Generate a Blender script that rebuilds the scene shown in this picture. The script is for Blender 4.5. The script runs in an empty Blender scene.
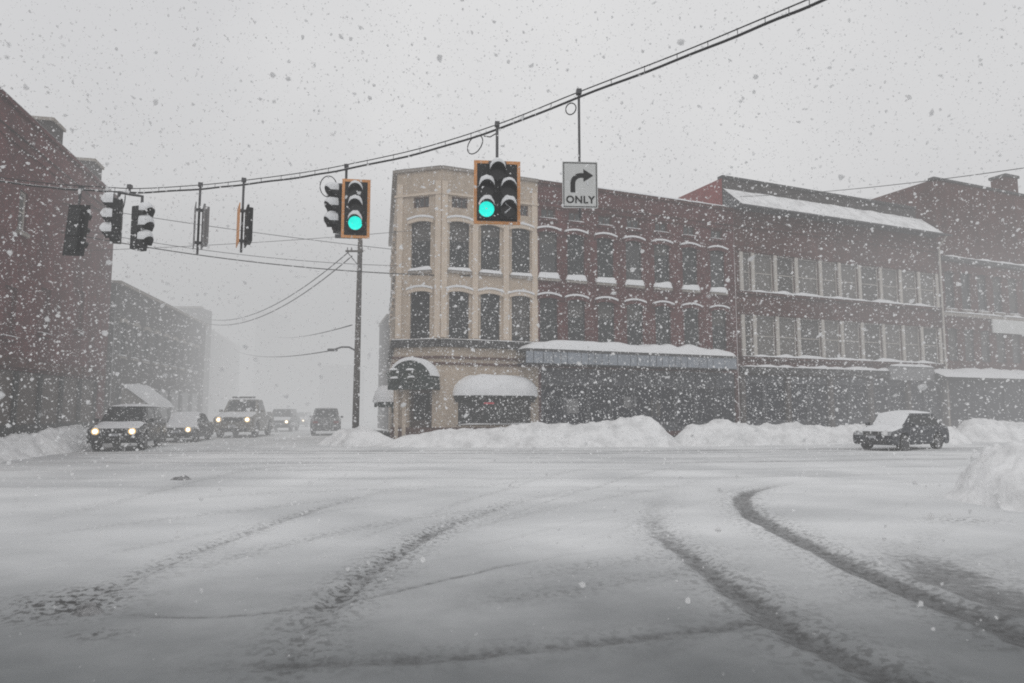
import bpy, math, random
import numpy as np
from mathutils import Matrix, Vector, noise as mnoise
random.seed(7); rng = np.random.default_rng(11)
R = math.radians
scene = bpy.context.scene
COL = scene.collection

# ------------------------------------------------------------------ camera model
FPX, CX, CY, EYE = 700.0, 512.0, 341.5, 1.5
PITCH = math.atan((412 - CY) / FPX)
def ray(px, py):
    x = (px - CX) / FPX; y = (CY - py) / FPX
    return Vector((x, math.cos(PITCH) - y * math.sin(PITCH), math.sin(PITCH) + y * math.cos(PITCH)))
def at(px, py, Y=None, Z=None):
    r = ray(px, py)
    t = Y / r.y if Y is not None else (Z - EYE) / r.z
    return Vector((r.x * t, r.y * t, EYE + r.z * t))

# ------------------------------------------------------------------ materials
def nmat(name):
    m = bpy.data.materials.new(name); m.use_nodes = True
    nt = m.node_tree; b = nt.nodes['Principled BSDF']
    return m, nt, b
def N(nt, t, **kw):
    n = nt.nodes.new(t)
    for k, v in kw.items():
        if k in n.inputs: n.inputs[k].default_value = v
        else: setattr(n, k, v)
    return n
def plain(name, col, rough=0.6, metal=0.0, var=0.25, scale=3.0, spec=0.3, snow=0.0):
    """paint or metal with blotchy wear and an optional dusting of blown snow"""
    m, nt, b = nmat(name); L = nt.links.new
    tc = N(nt, 'ShaderNodeTexCoord')
    ns = N(nt, 'ShaderNodeTexNoise'); ns.inputs['Scale'].default_value = scale; ns.inputs['Detail'].default_value = 6
    L(tc.outputs['Object'], ns.inputs['Vector'])
    mx = N(nt, 'ShaderNodeMixRGB'); mx.inputs[1].default_value = (*[c * (1 - var) for c in col], 1); mx.inputs[2].default_value = (*[min(1, c * (1 + var)) for c in col], 1)
    L(ns.outputs['Fac'], mx.inputs[0]); out = mx.outputs[0]
    if snow > 0:
        n2 = N(nt, 'ShaderNodeTexNoise'); n2.inputs['Scale'].default_value = scale * 4; n2.inputs['Detail'].default_value = 8; n2.inputs['Roughness'].default_value = 0.7
        L(tc.outputs['Object'], n2.inputs['Vector'])
        rp = N(nt, 'ShaderNodeValToRGB'); rp.color_ramp.elements[0].position = 0.62 - snow * 0.3; rp.color_ramp.elements[1].position = 0.72 - snow * 0.2
        L(n2.outputs['Fac'], rp.inputs[0])
        m2 = N(nt, 'ShaderNodeMixRGB'); m2.inputs[2].default_value = (.72, .73, .74, 1)
        L(rp.outputs[0], m2.inputs[0]); L(out, m2.inputs[1]); out = m2.outputs[0]
    L(out, b.inputs['Base Color'])
    b.inputs['Roughness'].default_value = rough; b.inputs['Metallic'].default_value = metal
    b.inputs['Specular IOR Level'].default_value = spec
    return m
def brickmat(name, c1, c2, mortar, grime=0.5, bw=0.22, bh=0.075, paint=False):
    m, nt, b = nmat(name); L = nt.links.new
    tc = N(nt, 'ShaderNodeTexCoord'); sp = N(nt, 'ShaderNodeSeparateXYZ'); L(tc.outputs['Object'], sp.inputs[0])
    ad = N(nt, 'ShaderNodeMath', operation='ADD'); L(sp.outputs[0], ad.inputs[0]); L(sp.outputs[1], ad.inputs[1])
    cb = N(nt, 'ShaderNodeCombineXYZ'); L(ad.outputs[0], cb.inputs[0]); L(sp.outputs[2], cb.inputs[1])
    bk = N(nt, 'ShaderNodeTexBrick'); L(cb.outputs[0], bk.inputs['Vector'])
    bk.inputs['Color1'].default_value = (*c1, 1); bk.inputs['Color2'].default_value = (*c2, 1); bk.inputs['Mortar'].default_value = (*mortar, 1)
    bk.inputs['Scale'].default_value = 1; bk.inputs['Mortar Size'].default_value = 0.008; bk.inputs['Brick Width'].default_value = bw; bk.inputs['Row Height'].default_value = bh
    ns = N(nt, 'ShaderNodeTexNoise'); ns.inputs['Scale'].default_value = 0.55; ns.inputs['Detail'].default_value = 9; ns.inputs['Roughness'].default_value = 0.68
    mp = N(nt, 'ShaderNodeMapping'); mp.inputs['Scale'].default_value = (1.6, 1.6, 0.55)
    L(tc.outputs['Object'], mp.inputs[0]); L(mp.outputs[0], ns.inputs['Vector'])
    rp = N(nt, 'ShaderNodeValToRGB'); e = rp.color_ramp.elements
    e[0].position = 0.3; e[0].color = (1 - grime, 1 - grime, 1 - grime, 1); e[1].position = 0.7; e[1].color = (1.0, 1.0, 1.0, 1)
    L(ns.outputs['Fac'], rp.inputs[0])
    mu = N(nt, 'ShaderNodeMixRGB', blend_type='MULTIPLY'); mu.inputs[0].default_value = 1
    L(bk.outputs['Color'], mu.inputs[1]); L(rp.outputs[0], mu.inputs[2])
    # blown snow stuck to the wall
    n2 = N(nt, 'ShaderNodeTexNoise'); n2.inputs['Scale'].default_value = 2.2; n2.inputs['Detail'].default_value = 10; n2.inputs['Roughness'].default_value = 0.8
    L(tc.outputs['Object'], n2.inputs['Vector'])
    r2 = N(nt, 'ShaderNodeValToRGB'); r2.color_ramp.elements[0].position = 0.60; r2.color_ramp.elements[1].position = 0.74; r2.color_ramp.elements[1].color = (.55, .55, .55, 1)
    L(n2.outputs['Fac'], r2.inputs[0])
    m2 = N(nt, 'ShaderNodeMixRGB'); m2.inputs[2].default_value = (.6, .6, .62, 1); L(r2.outputs[0], m2.inputs[0]); L(mu.outputs[0], m2.inputs[1])
    L(m2.outputs[0], b.inputs['Base Color'])
    bp = N(nt, 'ShaderNodeBump'); bp.inputs['Strength'].default_value = 0.35; bp.inputs['Distance'].default_value = 0.01
    L(bk.outputs['Fac'], bp.inputs['Height']); bp.invert = True; L(bp.outputs[0], b.inputs['Normal'])
    b.inputs['Roughness'].default_value = 0.85; b.inputs['Specular IOR Level'].default_value = 0.2
    return m
def snowmat(name, col=(.80, .81, .825), dirt=0.0, scale=2.0, bump=0.5):
    m, nt, b = nmat(name); L = nt.links.new
    tc = N(nt, 'ShaderNodeTexCoord')
    ns = N(nt, 'ShaderNodeTexNoise'); ns.inputs['Scale'].default_value = scale; ns.inputs['Detail'].default_value = 10; ns.inputs['Roughness'].default_value = 0.65
    L(tc.outputs['Object'], ns.inputs['Vector'])
    mx = N(nt, 'ShaderNodeValToRGB'); e = mx.color_ramp.elements
    e[0].position = 0.32; e[0].color = (*[c * (1 - dirt) for c in col], 1); e[1].position = 0.55; e[1].color = (*col, 1)
    L(ns.outputs['Fac'], mx.inputs[0]); L(mx.outputs[0], b.inputs['Base Color'])
    n2 = N(nt, 'ShaderNodeTexNoise'); n2.inputs['Scale'].default_value = scale * 4; n2.inputs['Detail'].default_value = 6
    L(tc.outputs['Object'], n2.inputs['Vector'])
    bp = N(nt, 'ShaderNodeBump'); bp.inputs['Strength'].default_value = bump; bp.inputs['Distance'].default_value = 0.05
    L(n2.outputs['Fac'], bp.inputs['Height']); L(bp.outputs[0], b.inputs['Normal'])
    b.inputs['Roughness'].default_value = 0.9; b.inputs['Specular IOR Level'].default_value = 0.15
    return m
def emit(name, col, s):
    m = bpy.data.materials.new(name); m.use_nodes = True; nt = m.node_tree
    b = nt.nodes['Principled BSDF']; b.inputs['Base Color'].default_value = (*[c * .5 for c in col], 1)
    b.inputs['Emission Color'].default_value = (*col, 1); b.inputs['Emission Strength'].default_value = s
    # a faint lens pattern so that the lamp is not a flat disc
    tc = N(nt, 'ShaderNodeTexCoord'); vr = N(nt, 'ShaderNodeTexNoise'); vr.inputs['Scale'].default_value = 18
    nt.links.new(tc.outputs['Object'], vr.inputs['Vector'])
    mm = N(nt, 'ShaderNodeMapRange'); mm.inputs['To Min'].default_value = s * .8; mm.inputs['To Max'].default_value = s * 1.15
    nt.links.new(vr.outputs['Fac'], mm.inputs['Value']); nt.links.new(mm.outputs[0], b.inputs['Emission Strength'])
    return m
def glassmat(name, col=(.03, .034, .038), rough=0.12, spec=0.4):
    return plain(name, col, rough, 0, .5, 1.3, spec)

M = dict(
    brick=brickmat('red_brick', (.175, .05, .05), (.11, .033, .034), (.14, .08, .075), .6),
    brick_left=brickmat('old_red_brick', (.20, .052, .054), (.13, .036, .04), (.13, .08, .08), .65),
    brick_dull=brickmat('brown_brick', (.15, .05, .042), (.095, .034, .03), (.11, .075, .068), .6),
    brick_party=brickmat('bright_red_brick', (.30, .055, .05), (.23, .04, .04), (.2, .1, .09), .25),
    brick_grey=brickmat('grey_brick', (.10, .085, .08), (.07, .062, .06), (.1, .09, .09), .5),
    tan=brickmat('tan_painted_brick', (.64, .535, .43), (.57, .465, .365), (.5, .41, .32), .38),
    tan_trim=plain('tan_trim_paint', (.62, .52, .42), .7, var=.15),
    brown_trim=plain('brown_trim_paint', (.10, .05, .04), .7),
    dark_trim=plain('charcoal_trim', (.035, .033, .033), .6, snow=.15),
    stone=plain('weathered_stone', (.30, .27, .24), .85, snow=.2),
    pale=plain('pale_painted_timber', (.50, .47, .43), .7, var=.25),
    frame=plain('dark_window_frame', (.045, .045, .048), .6),
    glass=glassmat('window_glass', (.022, .025, .027), .15, .28), glass2=glassmat('faded_window_glass', (.05, .05, .052), .2),
    curtain=plain('pale_curtained_glass', (.15, .14, .13), .4, var=.35, scale=1.0), blind=plain('drawn_window_blind', (.09, .085, .08), .7),
    navy=plain('slate_blue_shopfront', (.014, .020, .040), .5, var=.4, spec=.2), shopframe=plain('worn_shopfront_frame', (.075, .08, .095), .5, var=.4, snow=.1), pier=plain('shopfront_pier', (.10, .085, .08), .85, snow=.15), navyglass=glassmat('dark_shop_glass', (.009, .013, .026), .25, .15),
    fascia=plain('pale_fascia_panel', (.27, .30, .34), .5, var=.3, scale=1.2, snow=.12),
    metal=plain('galvanised_metal', (.11, .11, .115), .5, .6),
    black=plain('black_signal_housing', (.018, .019, .02), .5, var=.3, snow=.10, scale=8),
    blackp=plain('black_backplate', (.014, .015, .016), .55, var=.3, snow=.05, scale=10),
    orange=plain('orange_reflective_tape', (.72, .33, .12), .5, var=.2, snow=.28, scale=7),
    lens=plain('dark_signal_lens', (.03, .03, .032), .2, var=.3),
    green=emit('lit_green_lens', (0.0, .84, .70), 1.05),
    signface=plain('white_sign_sheet', (.66, .67, .66), .5, var=.12, snow=.2), signback=plain('grey_sign_back', (.24, .24, .245), .5, .4, snow=.15),
    ink=plain('black_sign_print', (.02, .02, .02), .5),
    snow=snowmat('fresh_snow'), bank=snowmat('ploughed_snow', (.86, .865, .87), .30, 1.6, 1.0), dirty=snowmat('dirty_slush_snow', (.40, .40, .405), .85, 14.0, 1.0),
    wire=plain('black_cable', (.03, .03, .032), .6), wire2=plain('grey_cable', (.10, .10, .105), .6),
    wood=plain('weathered_pole_wood', (.085, .072, .062), .9, var=.35, snow=.18, scale=5),
    garland=plain('evergreen_garland', (.015, .035, .022), .9, var=.5, scale=14, snow=.25),
    canopy=plain('dark_green_canvas', (.018, .03, .027), .8, snow=.1),
    awn=plain('dark_awning_canvas', (.04, .045, .045), .8),
    door=plain('brown_door_timber', (.07, .05, .042), .5),
    red=emit('red_window_sign', (.5, .06, .08), .5),
    haze_grey=plain('dark_grey_render', (.09, .09, .092), .8),
    shingle=plain('dark_slate_roof', (.05, .05, .055), .8, snow=.25),
    tyre=plain('tyre_rubber', (.02, .02, .02), .85, snow=.3, scale=6), rim=plain('alloy_rim', (.09, .09, .095), .35, .7),
    head=emit('lit_headlight', (1.0, .93, .78), 5.0), headglow=emit('warm_headlight_glow', (1.0, .66, .28), .95), headoff=plain('headlight_glass', (.35, .36, .37), .15), tail=plain('red_tail_lens', (.2, .01, .01), .3),
    plate=plain('blank_number_plate', (.45, .46, .48), .5), grille=plain('black_grille', (.012, .012, .013), .4, snow=.2, scale=6),
)
def carpaint(name, col, snow=.3):
    return plain(name, col, .32, .2, .2, 2.2, .5, snow)

# ------------------------------------------------------------------ mesh helpers
class MB:
    def __init__(s): s.v = []; s.f = []
    def add(s, vs, fs):
        o = len(s.v); s.v += [tuple(p) for p in vs]; s.f += [tuple(i + o for i in f) for f in fs]; return s
    def quad(s, a, b, c, d): return s.add([a, b, c, d], [(0, 1, 2, 3)])
    def box(s, x0, x1, y0, y1, z0, z1):
        return s.add([(x0, y0, z0), (x1, y0, z0), (x1, y1, z0), (x0, y1, z0), (x0, y0, z1), (x1, y0, z1), (x1, y1, z1), (x0, y1, z1)],
                     [(0, 3, 2, 1), (4, 5, 6, 7), (0, 1, 5, 4), (1, 2, 6, 5), (2, 3, 7, 6), (3, 0, 4, 7)])
    def prism_y(s, poly, y0, y1):
        """polygon of (x, z) swept along y"""
        n = len(poly)
        vs = [(x, y0, z) for x, z in poly] + [(x, y1, z) for x, z in poly]
        return s.add(vs, [tuple(range(n)), tuple(range(2 * n - 1, n - 1, -1))] + [(i, i + n, (i + 1) % n + n, (i + 1) % n) for i in range(n)])
    def prism_x(s, poly, x0, x1):
        """polygon of (y, z) swept along x"""
        n = len(poly)
        vs = [(x0, y, z) for y, z in poly] + [(x1, y, z) for y, z in poly]
        return s.add(vs, [tuple(range(n - 1, -1, -1)), tuple(range(n, 2 * n))] + [(i, (i + 1) % n, (i + 1) % n + n, i + n) for i in range(n)])
    def tube(s, pts, r, n=8, r1=None, cap=True):
        pts = [Vector(p) for p in pts]; m = len(pts); vs = []
        up = Vector((0, 0, 1))
        for i, p in enumerate(pts):
            t = (pts[min(i + 1, m - 1)] - pts[max(i - 1, 0)]).normalized()
            a = t.cross(up)
            if a.length < 1e-3: a = t.cross(Vector((1, 0, 0)))
            a.normalize(); b = t.cross(a).normalized()
            rr = r if r1 is None else r + (r1 - r) * i / (m - 1)
            for k in range(n):
                an = 2 * math.pi * k / n; vs.append(p + a * rr * math.cos(an) + b * rr * math.sin(an))
        fs = [(i * n + k, i * n + (k + 1) % n, (i + 1) * n + (k + 1) % n, (i + 1) * n + k) for i in range(m - 1) for k in range(n)]
        if cap: fs += [tuple(range(n - 1, -1, -1)), tuple(range((m - 1) * n, m * n))]
        return s.add(vs, fs)
    def build(s, name, mat, parent=None, mtx=None, smooth=False, bevel=0, seg=2):
        me = bpy.data.meshes.new(name); me.from_pydata(s.v, [], s.f); me.update()
        mats = mat if isinstance(mat, list) else [mat]
        for q in mats: me.materials.append(q)
        if smooth: me.polygons.foreach_set('use_smooth', [True] * len(me.polygons))
        return link(name, me, parent, mtx, bevel, seg)
def link(name, me, parent=None, mtx=None, bevel=0, seg=2):
    o = bpy.data.objects.new(name, me); COL.objects.link(o)
    if parent is not None: o.parent = parent
    if mtx is not None: o.matrix_local = mtx
    if bevel:
        b = o.modifiers.new('Bevel', 'BEVEL'); b.width = bevel; b.segments = seg; b.limit_method = 'ANGLE'; b.angle_limit = R(35)
    return o
def tag(o, label=None, cat=None, group=None, kind=None):
    if label: o['label'] = label
    if cat: o['category'] = cat
    if group: o['group'] = group
    if kind: o['kind'] = kind
    return o
def empty(name, loc, rz, label, cat, group=None):
    o = bpy.data.objects.new(name, None); COL.objects.link(o); o.location = loc; o.rotation_euler = (0, 0, rz)
    o.empty_display_size = .3
    return tag(o, label, cat, group)
def T(x, y, z, rz=0): return Matrix.Translation((x, y, z)) @ Matrix.Rotation(rz, 4, 'Z')

def cushion(mb, x0, x1, y0, y1, z, h, nx=14, ny=6, lump=.25, seed=0, zf=None, p=4):
    """a lumpy pad of snow lying over a rectangle; zf(x,y) gives the surface under it"""
    vs = []; fs = []
    for i in range(nx + 1):
        for j in range(ny + 1):
            u, v = i / nx, j / ny
            a, b = abs(2 * u - 1) ** p, abs(2 * v - 1) ** p
            k = max(0.0, (1 - a)) ** .5 * max(0.0, (1 - b)) ** .5
            x, y = x0 + (x1 - x0) * u, y0 + (y1 - y0) * v
            nn = mnoise.noise(Vector((x * 1.3 + seed, y * 1.3, seed * 3.1)))
            base = zf(x, y) if zf else z
            vs.append((x, y, base + h * k * (1 + lump * nn)))
    for i in range(nx):
        for j in range(ny):
            a = i * (ny + 1) + j; fs.append((a, a + ny + 1, a + ny + 2, a + 1))
    # underside
    o = len(vs)
    vs += [(x, y, (zf(x, y) if zf else z) - .012) for x, y in ((x0, y0), (x1, y0), (x1, y1), (x0, y1))]
    fs.append((o + 3, o + 2, o + 1, o))
    mb.add(vs, fs); return mb

# ------------------------------------------------------------------ facade helper
class Frame:
    """a facade line in plan: s runs to the right as seen from outside, local y runs into the building"""
    def __init__(s, o, d):
        s.o = Vector((o[0], o[1])); s.d = Vector((d[0], d[1])).normalized(); s.ang = math.atan2(s.d.y, s.d.x)
    def hit(s, px, py, out=0.0):
        r = ray(px, py); n = Vector((-s.d.y, s.d.x))            # inward
        o = s.o - n * out
        den = r.x * n.x + r.y * n.y; t = (o.x * n.x + o.y * n.y) / den
        p = Vector((r.x * t, r.y * t)); return (p - o).dot(s.d), EYE + r.z * t
    def s(s_, px, py=300, out=0.0): return s_.hit(px, py, out)[0]
    def z(s_, px, py, out=0.0): return s_.hit(px, py, out)[1]
    def pt(s, a, z, y=0.0):
        n = Vector((-s.d.y, s.d.x)); p = s.o + s.d * a + n * y; return Vector((p.x, p.y, z))
def sheet(mb, s0, s1, z0, z1, openings, reveal=.18, y=0.0):
    """a wall sheet with real openings and reveals"""
    xs = sorted({s0, s1, *[v for o in openings for v in (o[0], o[1]) if s0 < v < s1]})
    zs = sorted({z0, z1, *[v for o in openings for v in (o[2], o[3]) if z0 < v < z1]})
    for i in range(len(xs) - 1):
        for j in range(len(zs) - 1):
            cx, cz = (xs[i] + xs[i + 1]) / 2, (zs[j] + zs[j + 1]) / 2
            if any(o[0] < cx < o[1] and o[2] < cz < o[3] for o in openings): continue
            mb.quad((xs[i], y, zs[j]), (xs[i + 1], y, zs[j]), (xs[i + 1], y, zs[j + 1]), (xs[i], y, zs[j + 1]))
    for a, b, c, d in openings:
        e = y + reveal
        mb.quad((a, y, c), (a, y, d), (a, e, d), (a, e, c)); mb.quad((b, y, d), (b, y, c), (b, e, c), (b, e, d))
        mb.quad((a, y, d), (b, y, d), (b, e, d), (a, e, d)); mb.quad((b, y, c), (a, y, c), (a, e, c), (b, e, c))
    return mb
CACHE = {}
def cached(key, fn, mat, smooth=False):
    if key not in CACHE:
        mb = fn(); me = bpy.data.meshes.new(key[0]); me.from_pydata(mb.v, [], mb.f); me.update(); me.materials.append(mat)
        if smooth: me.polygons.foreach_set('use_smooth', [True] * len(me.polygons))
        CACHE[key] = me
    return CACHE[key]
def arch_band(w, rise, th, dep, zoff=0.0, n=10):
    mb = MB(); vs = []
    for i in range(n + 1):
        u = -1 + 2 * i / n; x = u * w / 2; z = rise * (1 - u * u) + zoff
        vs += [(x, -dep, z), (x, -dep, z + th), (x, .02, z + th), (x, .02, z)]
    fs = []
    for i in range(n):
        a, b = i * 4, i * 4 + 4
        for k in range(4): fs.append((a + k, b + k, b + (k + 1) % 4, a + (k + 1) % 4))
    fs += [(0, 1, 2, 3), (n * 4 + 3, n * 4 + 2, n * 4 + 1, n * 4)]
    return mb.add(vs, fs)
def window(root, mtx, w, h, frame='frame', pane='glass', hood=None, sill='stone', bars=(1, 1), snow=.10, snow_hood=True, fw=.06):
    """opening w x h with its lower centre at mtx; parts: window (frame) > pane, sill, hood, snow_cap"""
    def fm():
        mb = MB(); a = w / 2
        mb.box(-a, -a + fw, .09, .16, 0, h); mb.box(a - fw, a, .09, .16, 0, h)
        mb.box(-a + fw, a - fw, .09, .16, 0, fw); mb.box(-a + fw, a - fw, .09, .16, h - fw, h)
        for k in range(1, bars[0] + 1): z = h * k / (bars[0] + 1); mb.box(-a + fw, a - fw, .10, .15, z - .025, z + .025)
        if bars[1] > 1:
            for k in range(1, bars[1]): x = -a + w * k / bars[1]; mb.box(x - .02, x + .02, .105, .145, fw, h - fw)
        return mb
    f = link('window', cached(('window', round(w, 3), round(h, 3), frame, bars, fw), fm, M[frame]), root, mtx)
    link('pane', cached(('pane', round(w, 3), round(h, 3), pane), lambda: MB().quad((-w / 2 + .01, .135, .01), (w / 2 - .01, .135, .01), (w / 2 - .01, .135, h - .01), (-w / 2 + .01, .135, h - .01)), M[pane]), f)
    if hood and w > .95 and random.random() < .55:
        q = random.choice((.25, .4, .55, .9))
        link('blind', cached(('blind', round(w, 3), round(h, 3), q), lambda: MB().quad((-w / 2 + fw, .1335, h * (1 - q)), (w / 2 - fw, .1335, h * (1 - q)), (w / 2 - fw, .1335, h - fw), (-w / 2 + fw, .1335, h - fw)), M['blind']), f)
    if sill:
        link('sill', cached(('sill', round(w, 3), sill), lambda: MB().box(-w / 2 - .1, w / 2 + .1, -.12, .1, -.14, -.004), M[sill]), f)
        if snow:
            sd = random.randint(0, 3)
            link('snow_cap', cached(('snow_cap', round(w, 3), snow, sd), lambda: cushion(MB(), -w / 2 - .12, w / 2 + .12, -.15, .1, -.004, snow * 1.5, 12, 4, .35, sd * 7.3, p=8), M['snow'], True), f)
    if hood:
        rise = .13
        link('hood', cached(('hood', round(w, 3), round(h, 3), hood), lambda: arch_band(w + .34, rise, .20, .12, h - .17), M[hood]), f)
        if snow_hood: link('snow_cap', cached(('hood_snow', round(w, 3), round(h, 3)), lambda: arch_band(w + .36, rise, .10, .16, h + .032), M['snow']), f)
    return f
def shell(root, L, dep, z0, z1, wallmat, left=True, right=True, roof='snow', name='side_wall', x0=0.0, ya=.02, mtx=None):
    mb = MB()
    if left: mb.quad((x0, dep, z0), (x0, ya, z0), (x0, ya, z1), (x0, dep, z1))
    if right: mb.quad((L, ya, z0), (L, dep, z0), (L, dep, z1), (L, ya, z1))
    mb.quad((L, dep, z0), (x0, dep, z0), (x0, dep, z1), (L, dep, z1))
    mb.build(name, M[wallmat], root, mtx)
    MB().box(x0 + .01, L - .01, ya + .26, dep - .01, z1 - .42, z1 - .30).build('roof', M[roof], root, mtx)
def coping(root, s0, s1, z, mat='dark_trim', dep=.35, out=.1, th=.16, snow=.07, mtx=None, name='cornice'):
    c = MB().box(s0, s1, -out, dep, z, z + th).build(name, M[mat], root, mtx)
    mb = cushion(MB(), s0, s1, -out - .02, dep, z + th, snow, max(8, int((s1 - s0) * 2)), 4, .5, s0)
    mb.build('snow_cap', M['snow'], c, smooth=True)
    return c

# ================================================================== WORLD
w = bpy.data.worlds.new('World'); scene.world = w; w.use_nodes = True
nt = w.node_tree; L = nt.links.new; bg = nt.nodes['Background']
SUN_EL, SUN_AZ = R(50), R(200)
sky = N(nt, 'ShaderNodeTexSky', sky_type='NISHITA'); sky.sun_disc = False; sky.sun_elevation = SUN_EL; sky.sun_rotation = SUN_AZ
sky.dust_density = 6; sky.air_density = 1
hs = N(nt, 'ShaderNodeHueSaturation'); hs.inputs['Saturation'].default_value = .12; hs.inputs['Value'].default_value = 1.0
L(sky.outputs[0], hs.inputs['Color'])
tc = N(nt, 'ShaderNodeTexCoord'); ns = N(nt, 'ShaderNodeTexNoise'); ns.inputs['Scale'].default_value = 1.5; ns.inputs['Detail'].default_value = 6; ns.inputs['Roughness'].default_value = .5
L(tc.outputs['Generated'], ns.inputs['Vector'])
rp = N(nt, 'ShaderNodeValToRGB'); rp.color_ramp.elements[0].position = .3; rp.color_ramp.elements[1].position = .72
rp.color_ramp.elements[0].color = (.60, .607, .63, 1); rp.color_ramp.elements[1].color = (.87, .87, .872, 1)
L(ns.outputs['Fac'], rp.inputs[0])
ml = N(nt, 'ShaderNodeMixRGB', blend_type='MULTIPLY'); ml.inputs[0].default_value = 1; ml.inputs[2].default_value = (10, 10, 10, 1)
L(rp.outputs[0], ml.inputs[1])
mx = N(nt, 'ShaderNodeMixRGB'); mx.inputs[0].default_value = .93; L(hs.outputs[0], mx.inputs[1]); L(ml.outputs[0], mx.inputs[2])
L(mx.outputs[0], bg.inputs['Color']); bg.inputs['Strength'].default_value = .1
sl = bpy.data.lights.new('sun', 'SUN'); sl.energy = .5; sl.angle = R(25); sl.color = (1, .97, .93)
so = bpy.data.objects.new('sun', sl); COL.objects.link(so); so.location = (0, -20, 40)
sdir = Vector((math.sin(SUN_AZ) * math.cos(SUN_EL), math.cos(SUN_AZ) * math.cos(SUN_EL), math.sin(SUN_EL)))
so.rotation_euler = sdir.to_track_quat('Z', 'Y').to_euler()

# haze: volumes whose emission stands in for scattered skylight, thicker down the side street
def haze(x0, x1, y0, y1, z0, z1, sig, col):
    m = bpy.data.materials.new('snow_haze'); m.use_nodes = True; t = m.node_tree
    t.nodes.remove(t.nodes['Principled BSDF']); out = t.nodes['Material Output']
    a = N(t, 'ShaderNodeVolumeAbsorption'); a.inputs['Color'].default_value = (0, 0, 0, 1); a.inputs['Density'].default_value = sig
    e = N(t, 'ShaderNodeEmission'); e.inputs['Color'].default_value = (*col, 1); e.inputs['Strength'].default_value = sig
    ad = N(t, 'ShaderNodeAddShader'); t.links.new(a.outputs[0], ad.inputs[0]); t.links.new(e.outputs[0], ad.inputs[1]); t.links.new(ad.outputs[0], out.inputs['Volume'])
    return tag(MB().box(x0, x1, y0, y1, z0, z1).build('haze', m), 'grey veil of blowing snow hanging over the street', 'haze', kind='stuff')
HAZE = (.58, .58, .585)
haze(-150, 190, -40, 330, -.6, 48, .0050, HAZE)
haze(-120, -5, 50, 300, -.5, 18, .026, (.50, .505, .51))
haze(-60, -7.4, 28.0, 230, -.5, 17, .012, (.50, .505, .51))
haze(17, 170, 33, 200, -.5, 12, .0085, (.56, .56, .57))

# ================================================================== GROUND
def fbm(x, y, seed=0, octv=4):
    r = np.random.default_rng(seed); tot = np.zeros_like(x); amp = 1.0; fr = 1.0; nrm = 0
    for o in range(octv):
        tab = r.random((257, 257)); xx = x * fr + r.random() * 100; yy = y * fr + r.random() * 100
        xi = np.floor(xx).astype(int); yi = np.floor(yy).astype(int); fx = xx - xi; fy = yy - yi
        fx = fx * fx * (3 - 2 * fx); fy = fy * fy * (3 - 2 * fy)
        g = lambda a, b: tab[a % 257, b % 257]
        v = g(xi, yi) * (1 - fx) * (1 - fy) + g(xi + 1, yi) * fx * (1 - fy) + g(xi, yi + 1) * (1 - fx) * fy + g(xi + 1, yi + 1) * fx * fy
        tot += v * amp; nrm += amp; amp *= .5; fr *= 2.03
    return tot / nrm
def axis(segs):
    out = [segs[0][0]]
    for a, b, d in segs:
        n = max(1, int(round((b - a) / d))); out += [a + (b - a) * (k + 1) / n for k in range(n)]
    return np.array(out)
gx = axis([(-600, -60, 60), (-60, -26, 2), (-26, -9, .3), (-9, 11, .065), (11, 30, .3), (30, 60, 2), (60, 660, 60)])
gy = axis([(-60, 0, 6), (0, 3, .5), (3, 10, .055), (10, 16, .09), (16, 31, .2), (31, 60, 1.5), (60, 700, 40)])
X, Y = np.meshgrid(gx, gy); X = X.astype(float); Y = Y.astype(float)
near = (Y > 2) & (Y < 32) & (np.abs(X) < 30)
def polyd(pts):
    """distance to a track on the ground, and how far along it"""
    P = [at(a, b, Z=0) for a, b in pts]; best = np.full(X.shape, 1e9); al = np.zeros(X.shape); side = np.zeros(X.shape)
    n = len(P) - 1
    for i in range(n):
        ax, ay, bx, by = P[i].x, P[i].y, P[i + 1].x, P[i + 1].y
        dx, dy = bx - ax, by - ay; L2 = dx * dx + dy * dy
        t = np.clip(((X - ax) * dx + (Y - ay) * dy) / L2, 0, 1); d = np.hypot(X - ax - t * dx, Y - ay - t * dy)
        k = d < best; best = np.where(k, d, best); al = np.where(k, (i + t) / n, al)
    return best, al
def smooth_pts(pts, n=10):
    """Catmull-Rom through the points"""
    out = []; P = [pts[0]] + pts + [pts[-1]]
    for i in range(1, len(P) - 2):
        p0, p1, p2, p3 = [np.array(q, float) for q in P[i - 1:i + 3]]
        for k in range(n):
            t = k / n; out.append(tuple(.5 * ((2 * p1) + (-p0 + p2) * t + (2 * p0 - 5 * p1 + 4 * p2 - p3) * t * t + (-p0 + 3 * p1 - 3 * p2 + p3) * t ** 3)))
    return out + [pts[-1]]
wob = (fbm(X * 1.2, Y * 1.2, 5) - .5) + 1.1 * (fbm(X * 4.5, Y * 4.5, 6, 3) - .5)
slush = np.zeros(X.shape); rut = np.zeros(X.shape); berm = np.zeros(X.shape); scuff = np.zeros(X.shape)  # slush also carries the painted windscreen streak
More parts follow.
